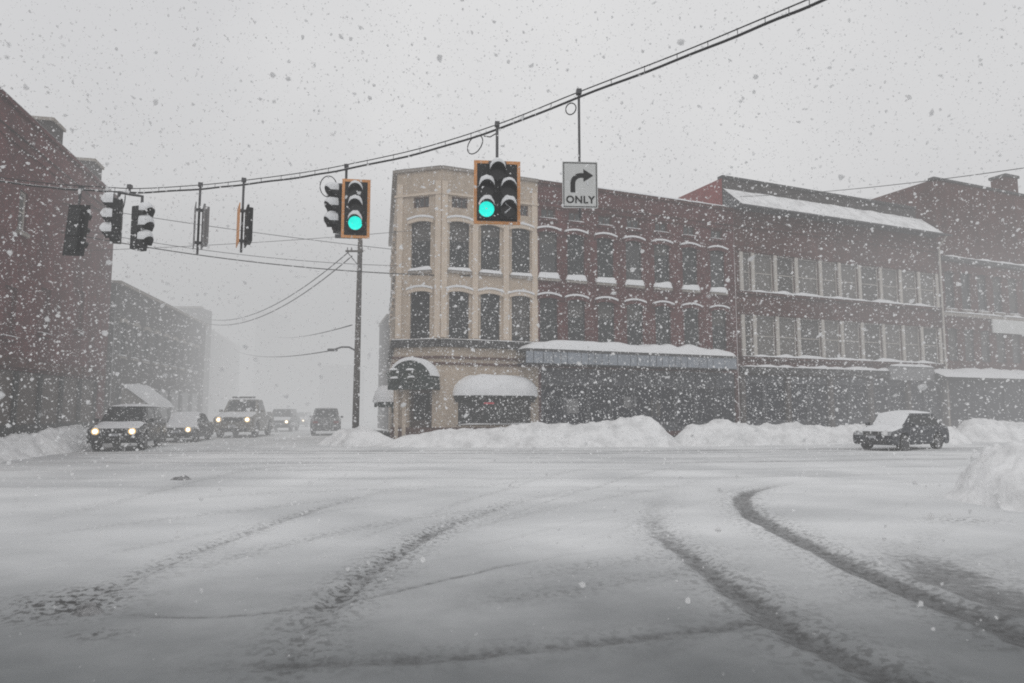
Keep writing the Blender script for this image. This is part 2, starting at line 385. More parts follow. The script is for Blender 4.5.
def track(pts, wid, s, depth=.03, fade=(0.0, 0.0), sc=0.0, wv=.25, jit=.6):
    global slush, rut, berm, scuff
    d, al = polyd(smooth_pts(pts)); d = d + wob * wv * wid
    k = np.exp(-(d / wid) ** 4) * (1 - jit * fbm(X * 2.1, Y * 2.1, 9))
    env = np.clip(al / max(fade[0], 1e-3), 0, 1) * np.clip((1 - al) / max(fade[1], 1e-3), 0, 1)
    slush = np.maximum(slush, k * s * env); rut = np.maximum(rut, np.exp(-(d / wid) ** 2) * depth * env)
    berm = np.maximum(berm, np.exp(-((d - 1.5 * wid) / (.5 * wid)) ** 2) * depth * .7 * env)
    if sc: scuff = np.maximum(scuff, np.exp(-(d / (wid * 2.6)) ** 2) * sc * env)
# the right pair of arcs
track([(800, 480), (765, 487), (742, 497), (752, 515), (780, 530), (822, 550), (870, 574), (940, 604), (1060, 650)], .17, 1.0, .05, (.22, .001), .60, .4, .35)
track([(690, 480), (662, 497), (652, 515), (660, 532), (690, 556), (720, 580), (752, 603), (790, 630), (845, 660), (905, 690), (960, 715)], .155, .88, .04, (.42, .001), .60, .4, .35)
# left pair of arcs: thin and broken
track([(600, 484), (540, 497), (490, 510), (440, 530), (405, 550), (380, 566), (350, 590), (320, 618), (290, 650), (262, 700)], .11, .66, .025, (.35, .3), .8, .6, .5)
track([(480, 478), (410, 486), (330, 505), (270, 525), (200, 550), (140, 575), (80, 600), (20, 630)], .08, .46, .018, (.4, .2), .55, .6, .5)
track([(330, 600), (300, 640), (285, 690)], .12, .30, .015, (.2, .2), .55, .8)
# dark wet lane on the far right
track([(840, 528), (900, 552), (960, 580), (1060, 622)], .36, .80, .03, (.6, .01), .4, .9, .4)
# thin dark lines
track([(100, 614), (180, 617), (260, 614), (360, 600), (450, 578), (540, 560), (640, 545)], .035, .7, .012, (.1, .3), 0, .3, .3)
track([(120, 664), (260, 667), (400, 660), (560, 645), (700, 630), (790, 618), (830, 612)], .10, .66, .02, (.2, .2), .25, .5, .35)  # windscreen reflection painted onto the ground as a dark streak
track([(560, 683), (640, 660), (700, 640), (760, 612), (860, 596)], .05, .3, .01, (.3, .3), 0, .4, .4)
# grit patch on the left
for (a, b, r_, s) in ((70, 600, .30, .75), (50, 612, .3, .55), (95, 590, .22, .6), (86, 606, .16, .9), (100, 634, .12, .5), (1000, 500, .5, .4), (960, 520, .4, .35)):
    p = at(a, b, Z=0); scuff = np.maximum(scuff, np.exp(-(((X - p.x) / (r_ * 1.6)) ** 2 + ((Y - p.y) / r_) ** 2)) * s * 1.7)
# long shallow lanes across the crossing street
rowang = math.atan(.20)
yy = Y - np.where(X > 5, (X - 5) * .16, 0)
for yc, wd, s in ((27.6, .5, .46), (26.0, .30, .40), (23.2, .22, .34), (21.3, .35, .38), (18.6, .22, .28), (16.4, .28, .24), (14.6, .2, .18), (24.6, .15, .3)):
    wv = (fbm(X * .12, Y * .05, 31) - .5) * 1.4
    d = np.abs(yy - yc + wv * .6); k = np.exp(-(d / wd) ** 2) * (.55 + .75 * fbm(X * .25, Y * 1.5, int(yc * 10)) - .1)
    slush = np.maximum(slush, k * s * 1.5 * near); rut = np.maximum(rut, np.exp(-(d / wd) ** 2) * .02 * near)
rt = random.Random(21)
for k in range(16):
    x0, y0 = rt.uniform(-60, 900), rt.uniform(500, 640); ln = rt.uniform(260, 620); up = rt.uniform(.10, .32); bow = rt.uniform(-.12, .10)
    track([(x0 + ln * t, max(468, y0 - ln * up * t + ln * bow * 4 * t * (1 - t) * .4)) for t in (0, .25, .5, .75, 1)], rt.uniform(.04, .10), rt.uniform(.12, .30), .012, (.3, .3), rt.choice((0, .15, .3)), .5)
# faint curving sweep lines
for pts in ([(150, 500), (300, 492), (470, 486), (640, 470)], [(0, 540), (160, 520), (330, 500), (500, 480)], [(420, 545), (520, 515), (640, 492), (760, 470)], [(800, 600), (880, 560), (960, 520)]):
    track(pts, .10, .24, .012, (.3, .3), .25, .6)
tone = .5 * fbm(X * .16, Y * .22, 77) + .5 * fbm(X * .55, Y * .75, 78)
Zg = (fbm(X * .9, Y * .9, 3) - .5) * .05 * near + (fbm(X * 4.5, Y * 4.5, 4, 3) - .5) * .012 * near - rut + berm * .7
Zg = Zg + scuff * (fbm(X * 9, Y * 9, 8, 2) - .5) * .035
ny_, nx_ = X.shape
verts = np.stack([X, Y, Zg], -1).reshape(-1, 3)
idx = np.arange(nx_ * ny_).reshape(ny_, nx_)
quads = np.stack([idx[:-1, :-1], idx[:-1, 1:], idx[1:, 1:], idx[1:, :-1]], -1).reshape(-1, 4)
def fastmesh(name, verts, faces, mat, smooth=True):
    k = faces.shape[1]; me = bpy.data.meshes.new(name)
    me.vertices.add(len(verts)); me.vertices.foreach_set('co', verts.astype(np.float32).ravel())
    me.loops.add(faces.size); me.loops.foreach_set('vertex_index', faces.astype(np.int32).ravel())
    me.polygons.add(len(faces)); me.polygons.foreach_set('loop_start', (np.arange(len(faces)) * k).astype(np.int32))
    me.polygons.foreach_set('use_smooth', np.full(len(faces), smooth)); me.update(calc_edges=True); me.validate()
    me.materials.append(mat); return me
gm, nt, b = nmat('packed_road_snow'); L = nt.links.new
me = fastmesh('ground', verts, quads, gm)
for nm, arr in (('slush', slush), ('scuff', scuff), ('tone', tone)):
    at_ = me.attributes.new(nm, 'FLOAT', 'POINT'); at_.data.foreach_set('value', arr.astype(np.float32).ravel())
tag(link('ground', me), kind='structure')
def attr(n):
    a = N(nt, 'ShaderNodeAttribute'); a.attribute_name = n; return a.outputs['Fac']
tcg = N(nt, 'ShaderNodeTexCoord')
def noise_(sc, det=8, ro=.65, vec=None):
    n = N(nt, 'ShaderNodeTexNoise'); n.inputs['Scale'].default_value = sc; n.inputs['Detail'].default_value = det; n.inputs['Roughness'].default_value = ro
    L(vec or tcg.outputs['Object'], n.inputs['Vector']); return n.outputs['Fac']
def mth(op, a, b_=None, clamp=False):
    n = N(nt, 'ShaderNodeMath', operation=op); n.use_clamp = clamp
    for i, q in enumerate((a, b_)):
        if q is None: continue
        if isinstance(q, (int, float)): n.inputs[i].default_value = q
        else: L(q, n.inputs[i])
    return n.outputs[0]
def ramp(f, p0, p1, c0, c1):
    r = N(nt, 'ShaderNodeValToRGB'); e = r.color_ramp.elements; e[0].position = p0; e[1].position = p1; e[0].color = (*c0, 1); e[1].color = (*c1, 1)
    L(f, r.inputs[0]); return r.outputs[0]
def mixc(f, a, c):
    m = N(nt, 'ShaderNodeMixRGB'); L(f, m.inputs[0]) if not isinstance(f, float) else None
    for i, q in ((1, a), (2, c)):
        if isinstance(q, tuple): m.inputs[i].default_value = (*q, 1)
        else: L(q, m.inputs[i])
    return m.outputs[0]
# windscreen dimming painted into the snow colour: grey up close, white farther out
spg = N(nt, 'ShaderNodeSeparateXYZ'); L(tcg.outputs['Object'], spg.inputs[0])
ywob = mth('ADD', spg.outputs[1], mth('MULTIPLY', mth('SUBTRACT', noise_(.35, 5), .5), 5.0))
near_dim = N(nt, 'ShaderNodeMapRange'); near_dim.interpolation_type = 'SMOOTHSTEP'; L(ywob, near_dim.inputs['Value']); near_dim.inputs['From Min'].default_value = 2.2; near_dim.inputs['From Max'].default_value = 9.5
base = mixc(near_dim.outputs[0], (.165, .175, .18), (.83, .84, .845))
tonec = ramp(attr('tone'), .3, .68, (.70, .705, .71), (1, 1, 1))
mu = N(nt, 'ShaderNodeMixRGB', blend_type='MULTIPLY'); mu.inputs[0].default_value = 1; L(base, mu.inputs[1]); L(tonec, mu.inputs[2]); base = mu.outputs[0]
fine = noise_(9.0, 9, .72)
grit = noise_(26.0, 5, .7)
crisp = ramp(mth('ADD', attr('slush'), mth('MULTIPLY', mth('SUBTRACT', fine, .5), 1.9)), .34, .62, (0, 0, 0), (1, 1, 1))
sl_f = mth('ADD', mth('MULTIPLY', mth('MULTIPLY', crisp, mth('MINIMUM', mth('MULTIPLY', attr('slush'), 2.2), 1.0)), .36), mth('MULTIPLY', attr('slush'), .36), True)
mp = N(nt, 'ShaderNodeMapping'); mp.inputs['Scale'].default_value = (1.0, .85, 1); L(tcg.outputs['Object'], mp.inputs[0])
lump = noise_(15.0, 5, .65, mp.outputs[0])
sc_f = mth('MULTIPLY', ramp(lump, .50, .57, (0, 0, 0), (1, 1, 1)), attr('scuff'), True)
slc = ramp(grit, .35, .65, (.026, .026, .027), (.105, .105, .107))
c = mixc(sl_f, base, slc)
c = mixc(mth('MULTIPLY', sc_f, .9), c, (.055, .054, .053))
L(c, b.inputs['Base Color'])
rg = mth('SUBTRACT', .9, mth('MULTIPLY', sl_f, .45)); L(rg, b.inputs['Roughness']); b.inputs['Specular IOR Level'].default_value = .2
bp = N(nt, 'ShaderNodeBump'); bp.inputs['Strength'].default_value = .55; bp.inputs['Distance'].default_value = .03
L(mth('ADD', mth('MULTIPLY', fine, .5), mth('MULTIPLY', mth('MULTIPLY', lump, 1.2), mth('ADD', attr('scuff'), mth('MULTIPLY', attr('slush'), .6)))), bp.inputs['Height']); L(bp.outputs[0], b.inputs['Normal'])

# ================================================================== BUILDINGS: the row across the crossing
P1 = at(442, 166, Y=34.0); P0 = at(397.5, 172, Y=34.7)
F1 = Frame((P1.x, P1.y), (1, .43))
H1 = F1.z(442, 169)
root = empty('corner_building', F1.pt(0, 0), F1.ang, 'three-storey corner building with tan painted chamfered corner and red brick flank', 'building')
sb = F1.s(538, 250); L1 = F1.s(735, 280)
FC = Frame((P0.x, P0.y), (P1.x - P0.x, P1.y - P0.y)); LC = (P1.xy - P0.xy).length
inv = T(*F1.pt(0, 0), F1.ang).inverted()
MC = inv @ T(P0.x, P0.y, 0, FC.ang)
zu0, zu1 = F1.z(490, 273.5), F1.z(490, 224.5); zl0, zl1 = F1.z(490, 340), F1.z(490, 293)
zb0, zb1 = F1.z(490, 348.5), F1.z(490, 341.2)
zv0, zv1 = F1.z(459, 208), F1.z(459, 197)
WW = 1.04
tan_c = [F1.s(459.5, 245), F1.s(490.5, 250), F1.s(521, 250)]
br_c = [F1.s(p, 265) for p in (548.5, 576, 605.5, 634, 662, 690, 717.5)]
ops = []
for c_ in tan_c + br_c:
    ops += [(c_ - WW / 2, c_ + WW / 2, zu0, zu1), (c_ - WW / 2, c_ + WW / 2, zl0, zl1), (c_ - .42, c_ + .42, zv0, zv1)]
gz = .2
# ground-floor openings of the tan part: the shop window
shop = (F1.s(458, 410), F1.s(531, 410), F1.z(490, 424), F1.z(490, 388))
shopb = (sb + .15, L1 - .25, .45, F1.z(630, 370))
tan_ops = [o for o in ops if o[1] < sb] + [shop]; br_ops = [o for o in ops if o[0] > sb] + [shopb]
o = sheet(MB(), 0, sb, gz, H1, tan_ops).build('wall', M['tan'], root); o['label'] = 'tan painted front wall'
o = sheet(MB(), sb, L1, gz, H1 - .02, br_ops, .2).build('wall', M['brick'], root); o['label'] = 'red brick flank wall'
cc = LC * .55
chops = [(cc - WW / 2, cc + WW / 2, zu0, zu1), (cc - WW / 2, cc + WW / 2, zl0, zl1), (cc - .42, cc + .42, zv0, zv1)]
dz0, dz1 = gz + .02, 2.75
dc0, dc1 = FC.s(409, 400), FC.s(432, 400)
o = sheet(MB(), 0, LC, gz, H1, chops + [(dc0, dc1, dz0, dz1)], .22).build('wall', M['tan'], root, MC); o['label'] = 'tan painted chamfered corner wall'
for mt, cs in ((Matrix.Identity(4), tan_c), (MC, [cc])):
    for c_ in cs:
        window(root, mt @ T(c_, 0, zu0), WW, zu1 - zu0, hood='tan_trim', sill='stone', snow=.12)
        window(root, mt @ T(c_, 0, zl0), WW, zl1 - zl0, hood='tan_trim', sill=None)
        window(root, mt @ T(c_, 0, zv0), .84, zv1 - zv0, 'brown_trim', 'glass2', sill=None, bars=(0, 3))
for i, c_ in enumerate(br_c):
    window(root, T(c_, 0, zu0), WW, zu1 - zu0, hood='brick', sill='stone', snow=.22, bars=(1, 1), pane='glass' if i % 3 else 'glass2')
    window(root, T(c_, 0, zl0), WW, zl1 - zl0, hood='brick', sill=None)
    window(root, T(c_, 0, zv0), .84, zv1 - zv0, 'brown_trim', 'glass2', sill='brick', bars=(0, 2), snow=.035)
# pilaster strips between the tan windows and at the wall ends
for mt, xs in ((Matrix.Identity(4), [0.16, (tan_c[0] + tan_c[1]) / 2, (tan_c[1] + tan_c[2]) / 2, sb - .22]), (MC, [.2, LC - .16])):
    for x in xs:
        MB().box(x - .15, x + .15, -.06, .003, zb1 + .1, H1 - .6).build('pilaster', M['tan_trim'], root, mt)
# bands
for mt, a, b_ in ((Matrix.Identity(4), 0.0, sb), (MC, -.1, LC)):
    c_ = MB().box(a, b_, -.22, .003, zb0, zb1).build('string_course', M['dark_trim'], root, mt)
    cushion(MB(), a, b_, -.24, .0, zb1, .05, 12, 3, .5, 2).build('snow_cap', M['snow'], c_, smooth=True)
    for py in (358.5, 364.5):
        z = F1.z(490, py); MB().box(a, b_, -.07, .003, z - .07, z + .05).build('moulding', M['brown_trim'], root, mt)
    MB().box(a, b_, -.09, .003, F1.z(459, 195.2) - .05, F1.z(459, 195.2) + .06).build('moulding', M['tan_trim'], root, mt)
    MB().box(a, b_, -.09, .003, gz, .75).build('plinth', M['brown_trim'], root, mt)
for z in (H1 - .95, H1 - 1.25):
    MB().box(sb + .02, L1 - .02, -.07, .003, z, z + .09).build('moulding', M['brick_dull'], root)
coping(root, 0, sb, H1, 'stone', snow=.03); coping(root, sb, L1, H1 - .02, 'brick_dull', snow=.13); coping(root, -.1, LC, H1, 'stone', mtx=MC, snow=.03)
# side-street facade (foreshortened)
SD = 16.0; far = at(390.5, 300, Y=50.5)
FS = Frame((far.x, far.y), (P0.x - far.x, P0.y - far.y)); LS = (P0.xy - far.xy).length
MS = inv @ T(far.x, far.y, 0, FS.ang)
sc_ = [LS - 1.6 - 2.3 * k for k in range(6)]
sops = [q for c_ in sc_ for q in ((c_ - .5, c_ + .5, zu0, zu1), (c_ - .5, c_ + .5, zl0, zl1))]
o = sheet(MB(), 0, LS, gz, H1, sops).build('wall', M['tan'], root, MS); o['label'] = 'foreshortened side-street wall'
for c_ in sc_:
    window(root, MS @ T(c_, 0, zu0), 1.0, zu1 - zu0, hood='tan_trim', sill='stone'); window(root, MS @ T(c_, 0, zl0), 1.0, zl1 - zl0, hood='tan_trim', sill='stone')
coping(root, 0, LS, H1, 'stone', mtx=MS, snow=.04, out=.22)
MB().box(0, LS, -.2, .003, zb0, zb1).build('string_course', M['dark_trim'], root, MS)
# roof and back
pf = inv @ far; p0 = inv @ P0
rb = MB(); zr = H1 - .45
rb.add([(p0.x, p0.y, zr), (0, 0, zr), (L1, 0, zr), (L1, 15, zr), (pf.x, 15, zr), (pf.x, pf.y, zr)], [(0, 1, 2, 3, 4, 5)])
rb.build('roof', M['snow'], root)
MB().quad((L1, 15, gz), (pf.x, 15, gz), (pf.x, 15, H1), (L1, 15, H1)).build('back_wall', M['brick'], root)
MB().quad((L1, .02, gz), (L1, 15, gz), (L1, 15, H1 - .03), (L1, .02, H1 - .03)).build('side_wall', M['brick'], root)
def dome(w_, proj, z0_, z1_, sc=1.0, n=18, m=8, lump=0.0):
    mb = MB(); vs = []
    for j in range(m + 1):
        t = math.pi / 2 * j / m
        for i in range(n + 1):
            a = math.pi * i / n
            x = -math.cos(a); y = -math.sin(a)
            sx = abs(x) ** .75 * (1 if x > 0 else -1)
            k = 1 + lump * mnoise.noise(Vector((sx * 2.3, y * 2, t * 2)))
            vs.append((sx * w_ / 2 * math.cos(t) ** .42 * sc, y * proj * math.cos(t) ** .5 * sc * k - .0, z0_ + (z1_ - z0_) * math.sin(t) * k))
    fs = [(j * (n + 1) + i, j * (n + 1) + i + 1, (j + 1) * (n + 1) + i + 1, (j + 1) * (n + 1) + i) for j in range(m) for i in range(n)]
    return mb.add(vs, fs)
# corner entrance: door under a barrel canopy hung with garlands
def barrel(root, mtx, w, proj, z, h, n=14):
    mb = MB(); vs = []
    for i in range(n + 1):
        a = math.pi * i / n; x = -math.cos(a) * w / 2; zz = z + math.sin(a) * h
        vs += [(x, -proj, zz), (x, .0, zz)]
    fs = [(i * 2, i * 2 + 1, i * 2 + 3, i * 2 + 2) for i in range(n)]
    o_ = len(vs); vs += [(0, -proj, z)]; fs += [(o_, i * 2, i * 2 + 2) for i in range(n)]
    mb.add(vs, fs); mb.box(-w / 2, w / 2, -proj - .01, -proj + .03, z - .28, z - .002)
    mb.box(-w / 2, -w / 2 + .03, -proj + .03, 0, z - .28, z - .002); mb.box(w / 2 - .03, w / 2, -proj + .03, 0, z - .28, z - .002)
    c_ = mb.build('entrance_canopy', M['canopy'], root, mtx)
    sm = MB(); vs = []
    for i in range(n + 1):
        a = math.pi * (.10 + .80 * i / n); r = 1.0 + .10 * math.sin(math.pi * i / n)
        for yq, k in ((-proj - .03, 1.0), (-proj - .03, r + .05), (.0, r + .05)):
            vs.append((-math.cos(a) * w / 2 * k, yq, z + math.sin(a) * h * k + .015))
    sm.add(vs, [q for i in range(n) for q in ((i * 3, i * 3 + 3, i * 3 + 4, i * 3 + 1), (i * 3 + 1, i * 3 + 4, i * 3 + 5, i * 3 + 2))])
    sm.build('snow_cap', M['snow'], c_, smooth=True); return c_
cz = F1.z(420, 386)
ccx = (FC.s(397, 385) + FC.s(440, 385)) / 2; cw = FC.s(440, 385) - FC.s(397, 385)
can = barrel(root, MC @ T(ccx, 0, 0), cw, 1.0, FC.z(420, 384.5), FC.z(420, 362) - FC.z(420, 384.5))
g = MB(); rr = random.Random(3)
for k in range(420):
    u = rr.random(); bx = rr.choice((-.55, .05, .1)) * cw / 1.0 * .6; a = rr.uniform(0, 6.28); r_ = .34 * rr.random() ** .5
    p = Vector((bx + r_ * math.cos(a), -1.08 - rr.random() * .16, FC.z(420, 378) + r_ * 1.0 * math.sin(a) + .05)); d = Vector((rr.uniform(-1, 1), rr.uniform(-1, .2), rr.uniform(-1, 1))).normalized() * .14
    q = d.cross(Vector((0, 1, .3))).normalized() * .03
    g.add([p - q, p + q, p + d], [(0, 1, 2)])
gg = g.build('garland', M['garland'], can)
for bx, bz in ((-.33, .38), (-.30, -.02), (.05, .36), (.08, 0.02)):
    cushion(MB(), bx * cw - .2, bx * cw + .2, -1.32, -1.05, FC.z(420, 378) + bz - .05, .12, 6, 4, .5, bx).build('snow_cap', M['snow'], gg, smooth=True)
dd = MB().box(dc0 + .02, dc1 - .02, .17, .21, dz0, dz1 - .02).build('door', M['door'], root, MC)
MB().quad((dc0 + .18, .165, 1.1), (dc1 - .18, .165, 1.1), (dc1 - .18, .165, 2.4), (dc0 + .18, .165, 2.4)).build('pane', M['glass'], dd)
MB().tube([(dc1 - .12, .12, 1.0), (dc1 - .12, .12, 1.35)], .02, 6).build('handle', M['metal'], dd)
for px in (397.5, 405):      # corner post and timber panel beside the door
    x = FC.s(px, 410); MB().box(x - .1, x + .1, -.12, .003, gz, 2.9).build('pilaster', M['tan_trim'], root, MC)
can2 = dome(2.3, .95, 1.75, 2.75).build('entrance_canopy', M['canopy'], root, MS @ T(LS - 1.5, 0, 0), smooth=True); can2['label'] = 'canopy over the side-street door'
MB().box(-1.1, 1.1, -.05, .0, 1.45, 1.76).build('valance', M['canopy'], can2)
dome(2.35, 1.0, 2.0, 2.85, 1.0, 22, 9, .08).build('snow_cap', M['snow'], can2, smooth=True)
MB().box(LS - 2.8, LS - 1.6, -.02, .06, gz, 2.5).build('door', M['door'], root, MS)
# tan shop window with a domed awning deep in snow
sw = shop[1] - shop[0]; smid = (shop[0] + shop[1]) / 2
fm = MB(); h_ = shop[3] - shop[2]
fm.box(shop[0], shop[1], .10, .18, shop[2], shop[2] + .1)
for k in range(4): x = shop[0] + sw * k / 3; fm.box(x - .05 + (.05 if k == 0 else 0) - (.05 if k == 3 else 0), x + .05 + (.05 if k == 0 else 0) - (.05 if k == 3 else 0), .10, .18, shop[2] + .1, shop[3])
wf = fm.build('shop_window', M['frame'], root)
MB().quad((shop[0], .17, shop[2]), (shop[1], .17, shop[2]), (shop[1], .17, shop[3]), (shop[0], .17, shop[3])).build('pane', M['glass'], wf)
x, z = F1.hit(490, 402); MB().box(x - .28, x + .28, .13, .15, z - .10, z + .10).build('lit_sign', M['red'], wf, bevel=.04)
s_ = cushion(MB(), shop[0] - .1, shop[1] + .1, -.16, .02, shop[2] - .02, .07, 14, 3, .5, 4).build('snow_cap', M['snow'], wf, smooth=True)
az0, az1 = F1.z(490, 396, .6), F1.z(490, 376, .3)
aw = dome(sw + .5, .95, az0 - .12, az1 - .22).build('awning', M['awn'], root, T(smid + .02, 0, 0), smooth=True)
vb = MB(); vb.box(-sw / 2 - .2, sw / 2 + .2, -.02, .0, az0 - .3, az0 - .1); vb.build('valance', M['awn'], aw)
dome(sw + .62, 1.12, az0 + .02, az1 + .05, 1.0, 26, 10, .10).build('snow_cap', M['snow'], aw, smooth=True)
# long shopfront canopy of the brick flank
kz1, kz0 = F1.z(640, 354.5, 1.2), F1.z(640, 366, 1.2)
ks0, ks1 = F1.s(526, 350, 1.2), F1.s(737, 360, 1.2)
cb_ = MB().box(ks0, ks1, -1.2, -.0, kz1 - .02, kz1 + .12).build('storefront_canopy', M['metal'], root)
pf_ = MB()
cuts = [ks0]; rq = random.Random(5)
while cuts[-1] < ks1 - 1.0: cuts.append(cuts[-1] + rq.choice((.38, .42, .55, .8, .42)))
cuts.append(ks1)
for a, b_ in zip(cuts[:-1], cuts[1:]):
    pf_.box(a + .02, b_ - .02, -1.19, -1.15, kz0, kz1 - .03)
pf_.build('fascia', M['fascia'], cb_)
MB().box(ks0, ks1, -1.14, -1.10, kz0 - .06, kz1 - .03).build('frame', M['frame'], cb_)
MB().box(ks0, ks1, -1.09, -.003, kz0 - .05, kz0).build('soffit', M['navy'], cb_)
cushion(MB(), ks0 - .05, ks1 + .05, -1.28, .02, kz1 + .10, .52, 60, 8, .5, 5).build('snow_cap', M['snow'], cb_, smooth=True)
# the shopfront itself: recessed, slate-blue, big panes with mullions
n = 9; st = (shopb[1] - shopb[0]) / n; zt = shopb[3]
for k in range(n):
    a = shopb[0] + st * k + .03; b_ = a + st - .06
    if k == 6:
        d_ = MB(); d_.box(a, a + .1, .06, .16, shopb[2], zt - .9); d_.box(b_ - .1, b_, .06, .16, shopb[2], zt - .9); d_.box(a + .1, b_ - .1, .06, .16, shopb[2], shopb[2] + .3); d_.box(a + .1, b_ - .1, .06, .16, zt - 1.02, zt - .9)
        d_ = d_.build('door', M['shopframe'], root); MB().quad((a, .14, shopb[2]), (b_, .14, shopb[2]), (b_, .14, zt - .9), (a, .14, zt - .9)).build('pane', M['navyglass'], d_)
        MB().tube([(b_ - .16, .03, 1.2), (b_ - .16, .03, 1.6)], .02, 6).build('handle', M['metal'], d_)
    else:
        d_ = MB(); d_.box(a, a + .07, .06, .16, shopb[2] + .5, zt - .9); d_.box(b_ - .07, b_, .06, .16, shopb[2] + .5, zt - .9); d_.box(a, b_, .05, .17, shopb[2], shopb[2] + .5)
        d_ = d_.build('shop_window', M['shopframe'], root); MB().quad((a, .14, shopb[2] + .5), (b_, .14, shopb[2] + .5), (b_, .14, zt - .9), (a, .14, zt - .9)).build('pane', M['navyglass'], d_)
    tp = MB().box(a, b_, .05, .15, zt - .88, zt).build('transom_panel', M['shopframe'], root)
for px, py, ww, hh in ((572, 406, .85, .75), (631, 402, .8, .6), (657, 408, .6, .9)):
    x, z = F1.hit(px, py); MB().box(x - ww / 2, x + ww / 2, .10, .125, z - hh / 2, z + hh / 2).build('window_poster', M['blind' if px == 657 else 'signback'], root)

# ------------------------------------------------------------------ second building of the row
o2 = F1.pt(L1 + .02, 0); F2 = Frame((o2.x, o2.y), F1.d); L2 = F2.s(940, 290)
root = empty('row_building', F2.pt(0, 0), F2.ang, 'red brick row building with pale window posts and a snowy pent roof at the eaves', 'building')
ze = F2.z(840, 224); zt2 = F2.z(830, 190)
wu0, wu1 = F2.z(840, 299.5), F2.z(840, 263); wl0, wl1 = F2.z(840, 360), F2.z(840, 321)
posts = [F2.s(p, 280) for p in (741, 752.5, 775, 796, 820, 839, 859, 880, 899.5, 918, 936)]
ops = []
for a, b_ in zip(posts[:-1], posts[1:]):
    m = .125; ops += [(a + m, b_ - m, wu0, wu1), (a + m, b_ - m, wl0, wl1)]
g2 = (.25, L2 - .3, .45, F2.z(840, 377))
sheet(MB(), 0, L2, gz, ze, ops + [g2], .2).build('wall', M['brick_dull'], root)
for i, (a, b_) in enumerate(zip(posts[:-1], posts[1:])):
    wd = b_ - a - .25; c_ = (a + b_) / 2
    window(root, T(c_, 0, wu0), wd, wu1 - wu0, 'pale', 'curtain' if i % 4 != 2 else 'blind', sill=None, bars=(1, 1)); window(root, T(c_, 0, wl0), wd, wl1 - wl0, 'pale', 'curtain' if i % 3 else 'blind', sill=None, bars=(1, 1))
for i, x in enumerate(posts):
    for z0_, z1_ in ((wu0, wu1), (wl0, wl1)): MB().box(x - .12, x + .12, -.09, .003, z0_, z1_).build('window_post', M['pale'], root)
for z0_, z1_ in ((wu0, wu1), (wl0, wl1)):
    c_ = MB().box(posts[0] - .3, posts[-1] + .2, -.16, .003, z0_ - .16, z0_ - .004).build('sill', M['brick_dull'], root)
    cushion(MB(), posts[0] - .3, posts[-1] + .2, -.2, .05, z0_ - .004, .16, 60, 4, 1.1, 3).build('snow_cap', M['snow'], c_, smooth=True)
    MB().box(posts[0] - .3, posts[-1] + .2, -.11, .003, z1_ + .004, z1_ + .26).build('lintel', M['brick_dull'], root)
for z in (ze - .55, ze - 1.05): MB().box(.02, L2 - .02, -.1, .003, z, z + .14).build('moulding', M['brick_dull'], root)
# pent roof along the eaves, deep in snow
pr = MB().prism_x([(-.75, ze - .02), (-.75, ze + .12), (.9, ze + 1.55), (.9, ze - .02)], .03, L2 - .2).build('pent_roof', M['shingle'], root)
sn = MB(); cushion(sn, .05, L2 - .3, -.85, .88, 0, .12, 60, 12, .8, 6, zf=lambda x, y: ze + .12 + (y + .75) * .867); sn.build('snow_cap', M['bank'], pr, smooth=True)
MB().tube([(.0, -.83, ze + .03), (L2 + .4, -.83, ze + .03)], .07, 8).build('gutter', M['metal'], root)
# raised upper wall set back behind the pent roof, with its bright red party wall
mb = MB(); mb.quad((-.02, .9, ze - .4), (L2 - .8, .9, ze - .4), (L2 - .8, .9, zt2), (-.02, .9, zt2)); mb.build('attic_wall', M['brick_grey'], root)
o = MB().quad((-.02, 19, gz), (-.02, .9, gz), (-.02, .9, zt2), (-.02, 19, zt2)).build('party_wall', M['brick_party'], root); o['label'] = 'bright red brick party wall above the neighbour'
MB().quad((L2, .0, gz), (L2, 13, gz), (L2, 13, zt2 - .3), (L2, .0, ze)).build('side_wall', M['brick_dull'], root)
MB().box(.0, L2 - .82, .92, 19, zt2 - .3, zt2 - .15).build('roof', M['snow'], root)
coping(root, -.05, L2 - .8, zt2, 'dark_trim', snow=.05, mtx=T(0, .9, 0), name='coping')
# downpipe at the right end
MB().tube([(L2 - .08, -.8, ze), (L2 - .08, -.16, ze - .7), (L2 - .08, -.14, .4)], .075, 8).build('downpipe', M['pale'], root)
# ground floor shopfronts
c_ = MB().box(.1, L2 - .2, -.4, .003, g2[3] + .05, g2[3] + .45).build('shop_cornice', M['dark_trim'], root)
cushion(MB(), .1, L2 - .2, -.45, .0, g2[3] + .45, .16, 50, 4, 1.2, 9).build('snow_cap', M['snow'], c_, smooth=True)
n = 10; st = (g2[1] - g2[0]) / n
for k in range(n):
    a = g2[0] + st * k + .04; b_ = a + st - .08; dr = k in (3, 8)
    d_ = MB(); d_.box(a, a + .09, .06, .17, g2[2], g2[3]); d_.box(b_ - .09, b_, .06, .17, g2[2], g2[3]); d_.box(a + .09, b_ - .09, .06, .17, g2[2], g2[2] + (.2 if dr else .6)); d_.box(a + .09, b_ - .09, .06, .17, g2[3] - .5, g2[3])
    d_ = d_.build('door' if dr else 'shop_window', M['shopframe'], root); MB().quad((a, .15, g2[2]), (b_, .15, g2[2]), (b_, .15, g2[3]), (a, .15, g2[3])).build('pane', M['navyglass'], d_)
x0, z1_ = F2.hit(889, 366, .45); x1, z0_ = F2.hit(934, 381, .45)
sgn = MB().box(x0, x1, -.52, -.42, z0_, z1_).build('shop_sign', M['signback'], root)
cushion(MB(), x0, x1, -.6, -.38, z1_, .16, 14, 4, .6, 1).build('snow_cap', M['snow'], sgn, smooth=True)

